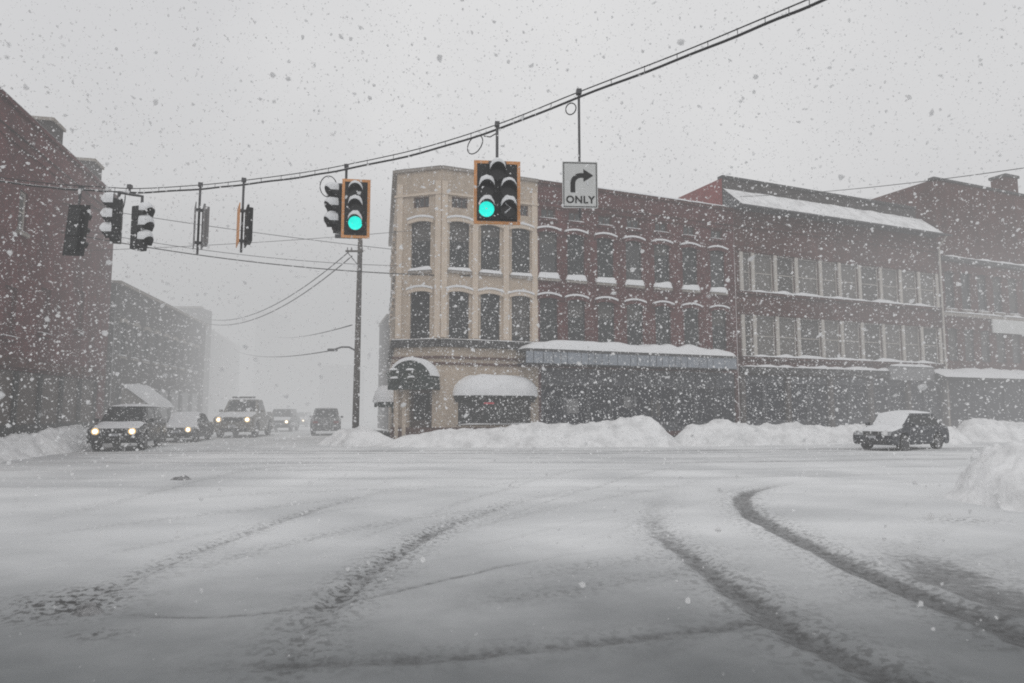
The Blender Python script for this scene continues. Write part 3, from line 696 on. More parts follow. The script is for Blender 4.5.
for k in range(n + 1):
    if k % 2 == 0: x = g2[0] + st * k; MB().box(x - .16, x + .16, -.12, .055, g2[2] - .2, g2[3] + .04).build('pier', M['pier'], root)

# ------------------------------------------------------------------ third building of the row
o3 = F2.pt(L2 + .02, 0); F3 = Frame((o3.x, o3.y), F1.d); L3 = 17.0
root = empty('row_building', F3.pt(0, 0), F3.ang, 'tallest dark brick row building with a square chimney at the right edge', 'building')
z3 = F3.z(944, 180) - .1
ws = [1.0 + 1.75 * k for k in range(9)]
u0, u1, v0, v1 = F3.z(985, 312), F3.z(985, 275), F3.z(985, 362), F3.z(985, 330)
g3 = (.3, L3 - .3, .45, F3.z(980, 380))
ops = [q for c_ in ws for q in ((c_ - .5, c_ + .5, u0, u1), (c_ - .5, c_ + .5, v0, v1))] + [g3]
sheet(MB(), 0, L3, gz, z3, ops, .2).build('wall', M['brick_dull'], root)
for i, c_ in enumerate(ws):
    window(root, T(c_, 0, u0), 1.0, u1 - u0, 'frame', 'glass', hood='brick_dull', sill='stone', snow=.05, snow_hood=False); window(root, T(c_, 0, v0), 1.0, v1 - v0, 'frame', 'glass2', hood='brick_dull', sill=None, snow_hood=False)
shell(root, L3, 13, gz, z3, 'brick_dull', left=True, name='side_wall')
coping(root, -.1, L3, z3, 'dark_trim', snow=.05, name='coping')
zc = F3.z(985, 262); c_ = MB().box(.05, L3, -.22, .003, zc - .3, zc).build('string_course', M['dark_trim'], root)
cushion(MB(), .05, L3, -.26, .0, zc, .14, 50, 4, 1.2, 8).build('snow_cap', M['snow'], c_, smooth=True)
zc = F3.z(985, 314); c_ = MB().box(.05, L3, -.12, .003, zc - .35, zc - .1).build('string_course', M['stone'], root)
cushion(MB(), .05, L3, -.16, .0, zc - .1, .12, 50, 4, 1.3, 18).build('snow_cap', M['snow'], c_, smooth=True)
cx = F3.s(1010, 190) + .2
ch = MB().box(cx, cx + 1.5, .4, 1.5, z3 - .6, z3 + 1.55).build('chimney', M['brick_dull'], root)
cap = MB().box(cx - .1, cx + 1.6, .3, 1.6, z3 + 1.55, z3 + 1.75).build('cap', M['dark_trim'], ch)
x0, za = F3.hit(992, 319, .2); x1, zb = F3.hit(1060, 334, .2)
MB().box(x0, x1, -.24, -.14, zb - .25, za).build('shop_sign', M['signface'], root)
x0, za = F3.hit(941, 372, 1.0)
aw = MB().prism_x([(-1.2, za - .5), (-1.2, za - .3), (-.0, za + .25), (-.0, za - .5)], x0 + .1, L3 - .5).build('awning', M['awn'], root)
cushion(MB(), x0 + .1, L3 - .5, -1.25, -.0, 0, .26, 50, 6, .6, 12, zf=lambda x, y: za - .3 + (y + 1.2) * .458).build('snow_cap', M['snow'], aw, smooth=True)
n = 8; st = (g3[1] - g3[0]) / n
for k in range(n):
    a = g3[0] + st * k + .04; b_ = a + st - .08
    d_ = MB(); d_.box(a, a + .09, .06, .17, g3[2], g3[3]); d_.box(b_ - .09, b_, .06, .17, g3[2], g3[3]); d_.box(a + .09, b_ - .09, .06, .17, g3[2], g3[2] + .5)
    d_ = d_.build('shop_window', M['shopframe'], root); MB().quad((a, .15, g3[2]), (b_, .15, g3[2]), (b_, .15, g3[3]), (a, .15, g3[3])).build('pane', M['navyglass'], d_)

# ------------------------------------------------------------------ left side of the side street
def DfromH(px, py, H): r = ray(px, py); return (H - EYE) / r.z * r.y
HL = 12.9
A = at(0, 95, Y=DfromH(0, 95, HL)); B = at(116, 200, Y=DfromH(116, 200, HL))
dl = (B.xy - A.xy).normalized(); A2 = A.xy - dl * 9
FL = Frame(A2, dl); LL = (B.xy - A2).length
root = empty('brick_building', FL.pt(0, 0), FL.ang, 'plain red brick building at the left edge with two stub chimneys on its roofline', 'building')
lw = []
x, z = FL.hit(23, 212); lw.append((x - .35, x + .35, z - .8, z + .8))
for px in (10, 45, 80): x, z = FL.hit(px, 310); lw.append((x - .5, x + .5, z - 1.0, z + .9))
lg = (1.0, LL - 1.0, .5, 3.1)
sheet(MB(), 0, LL, gz, HL, lw + [lg], .2).build('wall', M['brick_left'], root)
for i, (a, b_, c_, d_) in enumerate(lw): window(root, T((a + b_) / 2, 0, c_), b_ - a, d_ - c_, 'pale' if i == 0 else 'brick_left', 'blind' if i == 0 else 'brick_left', sill='stone' if i == 0 else 'brick_left', snow=.03)
shell(root, LL, 12, gz, HL, 'brick_left')
coping(root, 0, LL, HL - .01, 'brick_left', snow=.06, out=.14)
for z in (HL - .9, HL - 1.3): MB().box(.02, LL - .02, -.08, .003, z, z + .12).build('moulding', M['brick_left'], root)
for p0_, p1_, yt in ((46, 62, 128), (89, 103, 168)):
    a = FL.s(p0_ + 1, 150); b_ = FL.s(p1_, 175); zt = FL.z(p1_ - 5, yt + 1)
    a = max(a, b_ - 2.6)
    zt = HL + .95; a = b_ - 1.15
    ch = MB().box(a, b_, .06, .95, HL - .5, zt).build('chimney', M['brick_grey'], root)
    cp = MB().box(a - .08, b_ + .08, -.02, 1.03, zt, zt + .14).build('cap', M['stone'], ch)
c_ = MB().box(.8, LL - .5, -.16, .003, 3.2, 3.6).build('shop_cornice', M['brick_dull'], root)
n = 9; st = (lg[1] - lg[0]) / n
for k in range(n):
    a = lg[0] + st * k + .04; b_ = a + st - .08
    d_ = MB(); d_.box(a, a + .12, .06, .17, lg[2], lg[3]); d_.box(b_ - .12, b_, .06, .17, lg[2], lg[3]); d_.box(a + .12, b_ - .12, .06, .17, lg[2], lg[2] + .5)
    d_ = d_.build('shop_window', M['blackp'], root); MB().quad((a, .15, lg[2]), (b_, .15, lg[2]), (b_, .15, lg[3]), (a, .15, lg[3])).build('pane', M['door'], d_)

HM = 8.7
A = at(117, 283, Y=DfromH(117, 283, HM)); B = at(206, 326, Y=DfromH(206, 326, HM))
FM = Frame(A.xy, B.xy - A.xy); LM = (B.xy - A.xy).length
root = empty('brick_building', FM.pt(0, 0), FM.ang, 'long two-storey grey brick building between the red brick block and the fog', 'building')
mw = [1.3 + 2.0 * k for k in range(int((LM - 1) / 2.0))]
ops = [q for c_ in mw for q in ((c_ - .45, c_ + .45, 4.7, 6.7),)] + [(.6, LM - .6, .5, 3.0)]
sheet(MB(), 0, LM, gz, HM, ops, .2).build('wall', M['brick_grey'], root)
for c_ in mw: window(root, T(c_, 0, 4.7), .9, 2.0, 'frame', 'glass2', hood='stone', sill='stone', snow=.05, snow_hood=False)
for k in range(7):
    st = (LM - 1.2) / 7; a = .6 + st * k + .05; b_ = a + st - .1
    d_ = MB(); d_.box(a, a + .15, .06, .17, .5, 3.0); d_.box(b_ - .15, b_, .06, .17, .5, 3.0); d_.box(a + .15, b_ - .15, .06, .17, .5, 1.1)
    d_ = d_.build('shop_window', M['haze_grey'], root); MB().quad((a, .15, .5), (b_, .15, .5), (b_, .15, 3.0), (a, .15, 3.0)).build('pane', M['glass2'], d_)
shell(root, LM, 10, gz, HM, 'brick_grey'); coping(root, 0, LM, HM - .01, 'stone', snow=.10, out=.2)
a = FM.s(121, 395); b_ = FM.s(146, 395)
aw = MB().prism_x([(-1.6, 1.75), (-1.6, 1.9), (-.0, 3.1), (-.0, 1.75)], a, b_).build('awning', M['stone'], root)
cushion(MB(), a - .1, b_ + .1, -1.75, 0, 0, .30, 20, 8, .5, 3, zf=lambda x, y: 1.9 + (y + 1.6) * .75).build('snow_cap', M['snow'], aw, smooth=True)

def fog_block(name, label, px0, px1, ytop, Yd, wallm, depth=9, wins=True, rz=0.0, flo=3, nw=4):
    """a far block seen through the haze: walls, roof, window rows"""
    a = at(px0, ytop, Y=Yd); b_ = at(px1, ytop, Y=Yd); F = Frame(a.xy, (1, rz)); Lb = (b_.x - a.x); H = a.z
    root = empty(name, F.pt(0, 0), F.ang, label, 'building')
    ops = []
    st = Lb / nw; fh = (H - .8) / flo
    for i in range(nw):
        for k in range(flo): ops.append((st * (i + .28), st * (i + .72), .9 + fh * k + .1, .9 + fh * k + fh * .68))
    sheet(MB(), 0, Lb, 0, H, ops, .2).build('wall', M[wallm], root)
    for q in ops: window(root, T((q[0] + q[1]) / 2, 0, q[2]), q[1] - q[0], q[3] - q[2], 'frame', 'glass2', sill='stone', snow=.04)
    shell(root, Lb, depth, 0, H, wallm); coping(root, 0, Lb, H - .01, 'stone', snow=.1, out=.2)
    return root
fog_block('brick_building', 'flat-topped grey block rising just above the end of the long two-storey building', 172, 202, 308, 64, 'brick_grey', flo=3, nw=3, depth=2.2)
# third block on the left, facing the side street
HT = 10.5
A = at(207, 328, Y=DfromH(207, 328, HT)); B = at(240, 348, Y=DfromH(240, 348, HT)); F = Frame(A.xy, B.xy - A.xy); LT = (B.xy - A.xy).length
root = empty('brick_building', F.pt(0, 0), F.ang, 'pale fogged three-storey block farther down the left side of the street', 'building')
ops = [(1 + 2.4 * i, 2.1 + 2.4 * i, z, z + 1.9) for i in range(int(LT / 2.4)) for z in (1.2, 4.2, 7.2)]
sheet(MB(), 0, LT, gz, HT, ops, .2).build('wall', M['brick_grey'], root)
for q in ops: window(root, T((q[0] + q[1]) / 2, 0, q[2]), q[1] - q[0], q[3] - q[2], 'frame', 'glass2', sill='stone', snow=.04)
shell(root, LT, 9, gz, HT, 'brick_grey'); coping(root, 0, LT, HT - .01, 'stone', snow=.1)
fog_block('distant_building', 'faint slim tower block lost in the fog at the street end', 256, 274, 312, 118, 'brick_grey', flo=5, nw=3)
fog_block('distant_building', 'faint low block in the fog behind the queue of cars', 276, 318, 352, 128, 'brick_grey', flo=3, nw=5)
fog_block('distant_building', 'faint pale block in the fog left of the utility pole', 320, 352, 366, 105, 'brick_grey', flo=2, nw=4)
# right side of the side street, behind the corner building
a = at(379.5, 320, Y=58); b_ = at(388.5, 312, Y=51.5)
F = Frame(a.xy, b_.xy - a.xy); Lq = (b_.xy - a.xy).length
root = empty('brick_building', F.pt(0, 0), F.ang, 'narrow dark strip of a lower building behind the tan corner building', 'building')
Hq = 8.6; ops = [(.8 + 1.9 * i, 1.7 + 1.9 * i, z, z + 1.7) for i in range(max(1, int((Lq - .6) / 1.9))) for z in (1.2, 4.6)]
sheet(MB(), 0, Lq, gz, Hq, ops, .2).build('wall', M['brick_grey'], root)
for q in ops: window(root, T((q[0] + q[1]) / 2, 0, q[2]), q[1] - q[0], q[3] - q[2], 'frame', 'glass2', sill='stone', snow=.04)
shell(root, Lq, 8, gz, Hq, 'brick_grey'); coping(root, 0, Lq, Hq - .01, 'stone', snow=.08)

# pavements under the snow
def slab(name, pts, z0, z1):
    n = len(pts); vs = [(x, y, z0) for x, y in pts] + [(x, y, z1) for x, y in pts]
    return tag(MB().add(vs, [tuple(range(n)), tuple(range(2 * n - 1, n - 1, -1))][::-1][:1] + [tuple(range(n, 2 * n))] + [(i, (i + 1) % n, (i + 1) % n + n, i + n) for i in range(n)]).build(name, M['snow']), kind='structure')
e = F3.pt(L3, 0)
slab('pavement', [(-7.6, 33.4), (4, 33.4), (17, 36.6), (26, 40.4), (e.x + 3, e.y - 3), (e.x, e.y + 6), (P1.x, P1.y + 6), (P0.x, P0.y + 6), (far.x - .5, far.y), (far.x - 2.2, far.y)], -.3, .19)
p = FL.pt(0, 0); q = FL.pt(LL, 0); r_ = FM.pt(LM, 0)
slab('pavement', [(p.x + 1.7, p.y), (q.x + 1.7, q.y), (r_.x + 1.7, r_.y), (r_.x - 2, r_.y), (q.x - 2, q.y), (p.x - 2, p.y)], -.3, .185)

# ================================================================== SNOW BANKS
def bank(label, pts, lump=.22, seed=0, n=None, m=30, mat='bank', name='snow_bank', px=1.6):
    """pts: (x, y, height, half width) along the ridge"""
    P = np.array(pts, float); seg = np.hypot(np.diff(P[:, 0]), np.diff(P[:, 1])); cum = np.concatenate([[0], np.cumsum(seg)])
    n = n or max(16, int(cum[-1] / .10)); vs = []; fs = []
    c0 = Vector((P[:, 0].mean(), P[:, 1].mean(), 0))
    for i in range(n + 1):
        t = cum[-1] * i / n; x, y, h, wd = [np.interp(t, cum, P[:, k]) for k in range(4)]
        x2, y2 = [np.interp(min(t + .1, cum[-1]), cum, P[:, k]) for k in range(2)]; x1, y1 = [np.interp(max(t - .1, 0), cum, P[:, k]) for k in range(2)]
        d = Vector((x2 - x1, y2 - y1)).normalized(); nn = Vector((-d.y, d.x))
        for j in range(m + 1):
            v = -1 + 2 * j / m
            q = Vector((x + nn.x * v * wd, y + nn.y * v * wd, seed * 5.0))
            big = mnoise.fractal(q * .55, 1.0, 2.0, 3); sm = mnoise.fractal(q * 2.1, .9, 2.0, 4); ck = abs(mnoise.noise(q * 3.3 + Vector((9, 4, 2)))) ** .6 - .45
            cell = .45 - mnoise.voronoi(q * 2.4)[0][0]
            prof = max(0, 1 - abs(v) ** px) ** 1.15
            z = h * prof * (1 + lump * 1.3 * big) + (lump * .5 * sm + lump * .6 * ck + lump * 1.0 * cell) * min(1, prof * 3) * min(1, h) - .05
            wob_ = .18 * sm * wd * (1 - prof)
            vs.append((q.x - c0.x + nn.x * wob_, q.y - c0.y + nn.y * wob_, max(z, -.08)))
    for i in range(n):
        for j in range(m):
            a = i * (m + 1) + j; fs.append((a, a + m + 1, a + m + 2, a + 1))
    o = MB().add(vs, fs).build(name, M[mat], smooth=True); o.location = c0
    return tag(o, label, 'snow bank' if name == 'snow_bank' else 'snow lump', 'ploughed snow banks' if name == 'snow_bank' else 'snow lumps on the road')
def zt_(py, D): return EYE - (py - 412) * D / 700
LB = [(*FL.pt(.3, 0, -1.3).xy, .7, 1.1)] + [(*FL.pt(FL.s(px_, 400), 0, -1.3).xy, h_ * .88, 1.1) for px_, h_ in ((-60, .9), (0, .88), (20, .95), (40, 1.0), (60, .95), (85, .85), (103, .5), (110, .1))]
bank('long low snow bank under the red brick building at the left edge', LB, seed=1)
bank('rounded snow bank at the foot of the utility pole', [(-8.9, 32.6, .1, .6), (-7.9, 32.4, .75, 1.2), (-7.0, 32.2, 1.12, 1.5), (-6.2, 32.0, .72, 1.3), (-5.2, 31.8, .2, .9)], seed=2, lump=.15)
bank('longest ploughed snow bank, in front of the corner entrance and slate-blue shopfront', [(-6.2, 31.3, .12, .8), (-4.6, 31.2, .50, 1.2), (-2.6, 31.3, .72, 1.4), (.2, 31.4, .92, 1.5), (3.0, 31.6, 1.1, 1.5), (5.2, 31.8, 1.28, 1.5), (6.6, 32, 1.12, 1.4), (7.4, 32.1, .35, .9)], seed=3, lump=.14)
bank('snow bank running from the shopfront door to the dark hatchback', [(7.3, 32.2, .3, .8), (8.2, 32.4, 1.05, 1.4), (9.4, 32.7, 1.12, 1.5), (12, 33.5, .95, 1.5), (15, 34.4, .9, 1.5), (18, 35.5, .9, 1.5), (20.5, 36.4, .9, 1.4)], seed=4, lump=.14)
bank('snow bank just right of the dark hatchback', [(18.6, 33.4, .3, .9), (20.0, 33.9, 1.1, 1.3), (21.3, 34.4, .9, 1.2), (22.2, 34.8, .05, .5)], seed=5, lump=.15)
bank('grey snow bank behind the near pile at the right edge', [(22.6, 36.2, .05, .8), (23.6, 36.6, 1.0, 1.4), (25.3, 37.2, 1.25, 1.5), (27.5, 38, 1.0, 1.5), (31, 39.5, .8, 1.5)], seed=6, lump=.15)
bank('big near pile of ploughed snow at the right edge', [(7.45, 12.0, .02, .4), (7.7, 12.0, .3, .8), (7.95, 11.95, .75, 1.2), (8.3, 11.9, 1.0, 1.5), (9.0, 11.9, 1.08, 1.8), (10, 11.9, 1.1, 2.0), (12, 11.5, 1.1, 2.0), (14, 11, .3, 1.2)], seed=7, lump=.2, m=70, n=220, px=2.2)
p = at(180, 480, Z=0)
bank('small grey chunk of snow lying alone on the far left roadway', [(p.x - .28, p.y, .02, .1), (p.x - .12, p.y, .2, .2), (p.x + .1, p.y, .22, .2), (p.x + .3, p.y, .02, .1)], seed=8, lump=.4, n=18, m=10, mat='dirty', name='snow_chunk')
p = at(87, 613, Z=0)
bank('dirty slush clump on the near left roadway', [(p.x - .15, p.y, .02, .06), (p.x - .06, p.y, .15, .11), (p.x + .05, p.y, .14, .12), (p.x + .16, p.y, .02, .06)], seed=9, lump=.5, n=22, m=14, mat='dirty', name='snow_chunk')

# ================================================================== VEHICLES
def arc(cx, cz, r, a0, a1, n=9): return [(cx + r * math.cos(a0 + (a1 - a0) * k / n), cz + r * math.sin(a0 + (a1 - a0) * k / n)) for k in range(n + 1)]
def car(name, label, cat, loc, yaw, kind, paint, lights=False, group=None, snow=1.0, seed=0, size=1.0):
    S = dict(  # L, W, H, hood, belt, x of: windscreen base, roof front, roof rear, tail base
        sedan=dict(L=4.75, W=1.82, H=1.45, hood=.86, belt=.93, wb=1.05, rf=.30, rr=-.95, tb=-1.75, r=.33, deck=.98),
        suv=dict(L=4.7, W=1.88, H=1.74, hood=1.02, belt=1.08, wb=1.15, rf=.55, rr=-1.75, tb=-2.2, r=.36, deck=1.08),
        hatch=dict(L=4.2, W=1.76, H=1.5, hood=.9, belt=.95, wb=1.1, rf=.45, rr=-1.35, tb=-1.9, r=.32, deck=.98),
        pickup=dict(L=5.6, W=2.02, H=2.02, hood=1.28, belt=1.32, wb=1.25, rf=.7, rr=-.55, tb=-.8, r=.42, deck=1.3))[kind]
    L_, W_, H, r = S['L'], S['W'], S['H'], S['r']; hl = L_ / 2; gc = .22 if kind in ('sedan', 'hatch') else .3
    root = empty(name, (*loc, 0), yaw, label, cat, group); root.scale = (size, size, size)
    xf, xr = hl * .60, -hl * .58
    ra = r + .06
    low = [(hl - .06, gc), (hl, gc + .18), (hl - .01, S['hood'] * .66), (hl - .10, S['hood'] * .84), (hl * .62, S['hood'] * .97), (S['wb'] + .05, S['belt']), (S['tb'], S['deck']), (-hl + .12, S['deck'] - .03), (-hl + .02, S['deck'] * .75), (-hl, gc + .2), (-hl + .08, gc)]
    aw0 = math.asin((gc - r) / ra) if abs((gc - r) / ra) < 1 else 0
    low += arc(xr, r, ra, math.pi - aw0, aw0) + arc(xf, r, ra, math.pi - aw0, aw0)
    mb = MB().prism_y(low, -W_ / 2, W_ / 2)
    body = mb.build('body', paint, root, bevel=.10, seg=4)
    # cabin
    b0, b1, t0, t1 = S['tb'] + .02, S['wb'], S['rr'], S['rf']; wy, ty = W_ / 2 - .07, W_ / 2 - .25; zb_, zt = S['belt'] - .05, H
    C8 = [Vector(v) for v in ((b1, -wy, zb_), (b1, wy, zb_), (b0, wy, zb_), (b0, -wy, zb_), (t1, -ty, zt), (t1, ty, zt), (t0, ty, zt), (t0, -ty, zt))]
    MB().add(C8, [(0, 1, 5, 4), (1, 2, 6, 5), (2, 3, 7, 6), (3, 0, 4, 7), (4, 5, 6, 7)]).build('cabin', paint, root, bevel=.07, seg=4)
    def pane(nm, a, b_, c_, d_, u0, u1, v0, v1, mt='glass'):
        q = lambda u, v: (a * (1 - u) + b_ * u) * (1 - v) + (d_ * (1 - u) + c_ * u) * v
        n_ = (b_ - a).cross(d_ - a).normalized() * .012
        pts = [q(u0, v0), q(u1, v0), q(u1, v1), q(u0, v1)]; pts = [p + n_ for p in pts]
        MB().quad(*pts).build(nm, M[mt], root)
    pane('windscreen', C8[0], C8[1], C8[5], C8[4], .08, .92, .16, .9)
    pane('rear_window', C8[2], C8[3], C8[7], C8[6], .1, .9, .2, .88)
    for (i, j, k, l) in ((3, 0, 4, 7), (1, 2, 6, 5)):
        pane('side_window', C8[i], C8[j], C8[k], C8[l], .07, .49, .16, .88); pane('side_window', C8[i], C8[j], C8[k], C8[l], .53, .93, .16, .88)
    for x in (xf, xr):
        for sy in (-1, 1):
            wme = cached(('wheel', r), lambda: MB().tube([(0, -.11, 0), (0, -.08, 0), (0, .08, 0), (0, .11, 0)], r, 20), M['tyre'])
            wo = link('wheel', wme, root, T(x, sy * (W_ / 2 - .125), r))
            link('rim', cached(('rim', r), lambda: MB().tube([(0, -.118, 0), (0, .118, 0)], r * .62, 14), M['rim']), wo)
    hz = S['hood'] * .74; hw = .24
    for sy in (-1, 1):
        y = sy * (W_ / 2 - .30)
        hlm = MB(); hlm.box(hl - .12, hl + .012, y - hw / 2 - .08, y + hw / 2 + .08, hz - .075, hz + .075)
        h_ = hlm.build('headlight', M['headoff'], root, bevel=.03)
        if lights: MB().tube([(hl + .0, y, hz), (hl + .026, y, hz)], .075, 14).build('lamp', M['head'], h_); MB().tube([(hl + .0, y, hz), (hl + .019, y, hz)], .135, 18).build('glow_disc', M['headglow'], h_)  # warm emissive disc stands in for the glow round the lamp
        MB().box(-hl - .008, -hl + .12, y - .16, y + .16, S['deck'] * .72, S['deck'] * .86).build('taillight', M['tail'], root, bevel=.02)
        mx_ = S['wb'] - .28
        MB().box(mx_ - .06, mx_ + .06, min(sy * (W_ / 2 - .02), sy * (W_ / 2 + .17)), max(sy * (W_ / 2 - .02), sy * (W_ / 2 + .17)), S['belt'] + .02, S['belt'] + .16).build('mirror', paint, root, bevel=.03)
    gr = MB(); gr.box(hl - .1, hl + .006, -W_ / 2 + .52, W_ / 2 - .52, hz - .10, hz + .09); gr.box(hl - .1, hl + .016, -W_ / 2 + .3, W_ / 2 - .3, gc + .06, gc + .2)
    gr.build('grille', M['grille'], root, bevel=.02)
    MB().box(hl - .0, hl + .022, -.16, .16, gc + .27, gc + .37).build('number_plate', M['plate'], root)
    MB().box(-hl - .022, -hl, -.16, .16, gc + .36, gc + .46).build('number_plate', M['plate'], root)
    for x in (S['wb'] * .2, -.55):
        for sy in (-1, 1): MB().box(x - .09, x + .09, min(sy * W_ / 2 - .01, sy * (W_ / 2 + .022)), max(sy * W_ / 2 - .01, sy * (W_ / 2 + .022)), S['belt'] - .2, S['belt'] - .165).build('door_handle', paint, root)
    # snow lying on bonnet, screen, roof and boot
    sn = MB()
    cushion(sn, t0 - .03, t1 + .04, -ty, ty, H - .01, .10 * snow, 18, 12, .5, seed, p=3)
    def zh(x, y):
        pts = sorted([(hl - .01, S['hood'] * .80), (hl - .10, S['hood'] * .84), (hl * .62, S['hood'] * .97), (S['wb'] + .05, S['belt'])]); return float(np.interp(x, [q[0] for q in pts], [q[1] for q in pts])) + .004
    cushion(sn, S['wb'] + .0, hl - .12, -W_ / 2 + .12, W_ / 2 - .12, 0, .09 * snow, 14, 10, .8, seed + 3, zf=zh)
    if kind == 'sedan' or snow > 1:
        zs = lambda x, y: zb_ + (zt - zb_) * (b1 - x) / (b1 - t1) + .01
        cushion(sn, t1, b1, -wy + .16, wy - .16, 0, .06, 10, 10, .6, seed + 5, zf=zs)
        if kind == 'sedan': cushion(sn, -hl + .15, S['tb'], -W_ / 2 + .15, W_ / 2 - .15, S['deck'], .1, 8, 8, .6, seed + 6)
    sn.build('snow_cover', M['snow'], root, smooth=True)
    if kind == 'pickup':
        bd = MB(); bd.box(-hl + .14, S['tb'] - .02, -W_ / 2 + .14, W_ / 2 - .14, S['deck'] - .03, S['deck'] + .06); bd.build('bed_snow', M['snow'], root, bevel=.03)
        MB().tube([(t1 - .1, -.6, H + .12), (t1 - .1, .6, H + .12)], .05, 8).build('light_bar', M['metal'], root)
    return root
G = 'vehicles out in the snowstorm'
pc = carpaint('black_car_paint', (.02, .021, .024), .22); pg = carpaint('grey_car_paint', (.045, .047, .05), .35); pd = carpaint('dark_blue_car_paint', (.022, .026, .036), .15); pw = carpaint('tan_truck_paint', (.16, .145, .12), .3)
def face(px, py, Y): p = at(px, py, Y=Y); return (p.x, p.y)
h0 = R(-90)
car('suv', 'dark SUV with headlights on and snowy bonnet, first in the queue on the left', 'SUV', face(129, 447, 29.5), h0 + R(15), 'suv', pc, True, G, 1.0, 1)
car('parked_car', 'dark car with one headlight showing, second behind the leading SUV', 'car', face(186, 441, 37.0), h0 + R(12), 'sedan', pg, True, G, .8, 2)
car('pickup_truck', 'tall pale pickup truck with warm headlights and dark windscreen, third in the queue', 'pickup truck', face(245, 437, 44.0), h0 + R(8), 'pickup', pw, True, G, .6, 3, 1.12)
car('car', 'fogged dark car with lights on, just right of the tall pickup', 'car', face(283, 434, 56.0), h0 + R(8), 'suv', pg, True, G, .8, 4)
car('car', 'faintest car of the queue, two small lights far down the street', 'car', face(301, 430, 72.0), h0 + R(6), 'hatch', pg, True, G, .8, 5)
car('parked_car', 'dark unlit car half behind the snow bank left of the utility pole', 'car', face(326, 433, 47.0), R(90 + 14), 'suv', pg, False, G, .8, 6)
car('parked_car', 'dark hatchback with snow-covered bonnet and windscreen on the right side of the road', 'car', (15.95, 28.9), math.pi + R(31), 'hatch', pd, False, G, 1.01, 7, .97)

# ================================================================== UTILITY POLE
pb = at(355.5, 426, Y=35.0); ptop = at(361.5, 236, Y=35.0)
root = empty('utility_pole', (pb.x, pb.y, 0), 0, 'weathered wooden utility pole with a street lamp arm standing in the snow bank', 'utility pole')
lean = (ptop.x - pb.x) * .35
MB().tube([(0, 0, -.2), (lean * .5, 0, 5), (lean, 0, ptop.z)], .18, 12, .12).build('shaft', M['wood'], root, smooth=True)
za = at(355, 348, Y=35).z
ar = MB().tube([(-.1, 0, za - .12), (-.4, -.05, za + .04), (-.75, -.1, za + .04), (-1.05, -.14, za - .06)], .045, 8).build('lamp_arm', M['metal'], root)
MB().box(-1.45, -.95, -.24, -.06, za - .18, za - .04).build('lamp_head', M['metal'], ar, bevel=.05)
zx = at(360, 252, Y=35).z
ca = MB().box(lean - .7, lean + .2, -.2, -.13, zx - .04, zx + .05).build('crossarm', M['wood'], root)
for x in (-.6, -.4, .15): MB().tube([(lean + x, -.17, zx + .05), (lean + x, -.17, zx + .2)], .035, 8, .025).build('insulator', M['signback'], ca)
MB().tube([(lean - .6, -.18, zx - .05), (lean - .02, -.16, zx - .75)], .025, 6).build('brace', M['metal'], root)
tz = at(357, 300, Y=35).z
MB().tube([(lean * .75 + .08, -.22, tz - 1.2), (lean * .8 + .08, -.22, tz + 2.4)], .035, 6).build('conduit', M['metal'], root)
PTOP = Vector((pb.x + lean, pb.y - .17, zx + .22))

# ================================================================== WIRES
def sagline(a, b_, sag, n=24):
    return [a.lerp(b_, i / n) - Vector((0, 0, 4 * sag * (i / n) * (1 - i / n))) for i in range(n + 1)]
def cable(label, a, b_, sag, r=.016, mat='wire2', group='utility wires over the side street', name='utility_wire'):
    c0 = a.copy(); o = MB().tube([p - c0 for p in sagline(a, b_, sag)], r, 6).build(name, M[mat], smooth=True); o.location = c0
    return tag(o, label, 'wire', group)
def onl(px, py): s_, z_ = FL.hit(px, py); return FL.pt(s_, z_, -.05)
def on1(px, py): s_, z_ = F1.hit(px, py); return F1.pt(s_, z_, -.07)
def onc(px, py): s_, z_ = FC.hit(px, py); return FC.pt(s_, z_, -.07)
cable('highest thin wire from the brick building across to the tan corner', onl(60, 203), onc(397, 250), .12, .016)
cable('thin wire running just above the thick sagging cable', onl(60, 226), onc(398, 266), .35, .015)
cable('thick dark cable sagging across the side street to the tan wall', onl(60, 232), on1(470, 276), .45, .026, 'wire')
cable('thin wire rising to the right behind the left signals', onl(70, 251), onc(412, 231), .12, .013)
far1 = at(203, 318, Y=60)
cable('upper of two slack wires from the pole top to the far left roof', at(352, 249, Y=35), far1, 1.4, .028)
cable('lower of two slack wires from the pole top to the far left roof', at(352, 256, Y=35), far1 + Vector((-.3, 0, -.3)), 1.5, .03)
cable('level wire running left from the street lamp arm', at(334, 350, Y=35), at(236, 351, Y=80), .5, .03)
cable('faint wire above the lamp arm running into the fog', at(352, 325, Y=35), at(262, 332, Y=116), .8, .03)
a = F2.hit(739, 197); aa = F2.pt(a[0], a[1], -.1); bb = at(1090, 158, Y=24)
cable('lone wire across the sky at the upper right', aa, bb, .25, .016, 'wire', None)

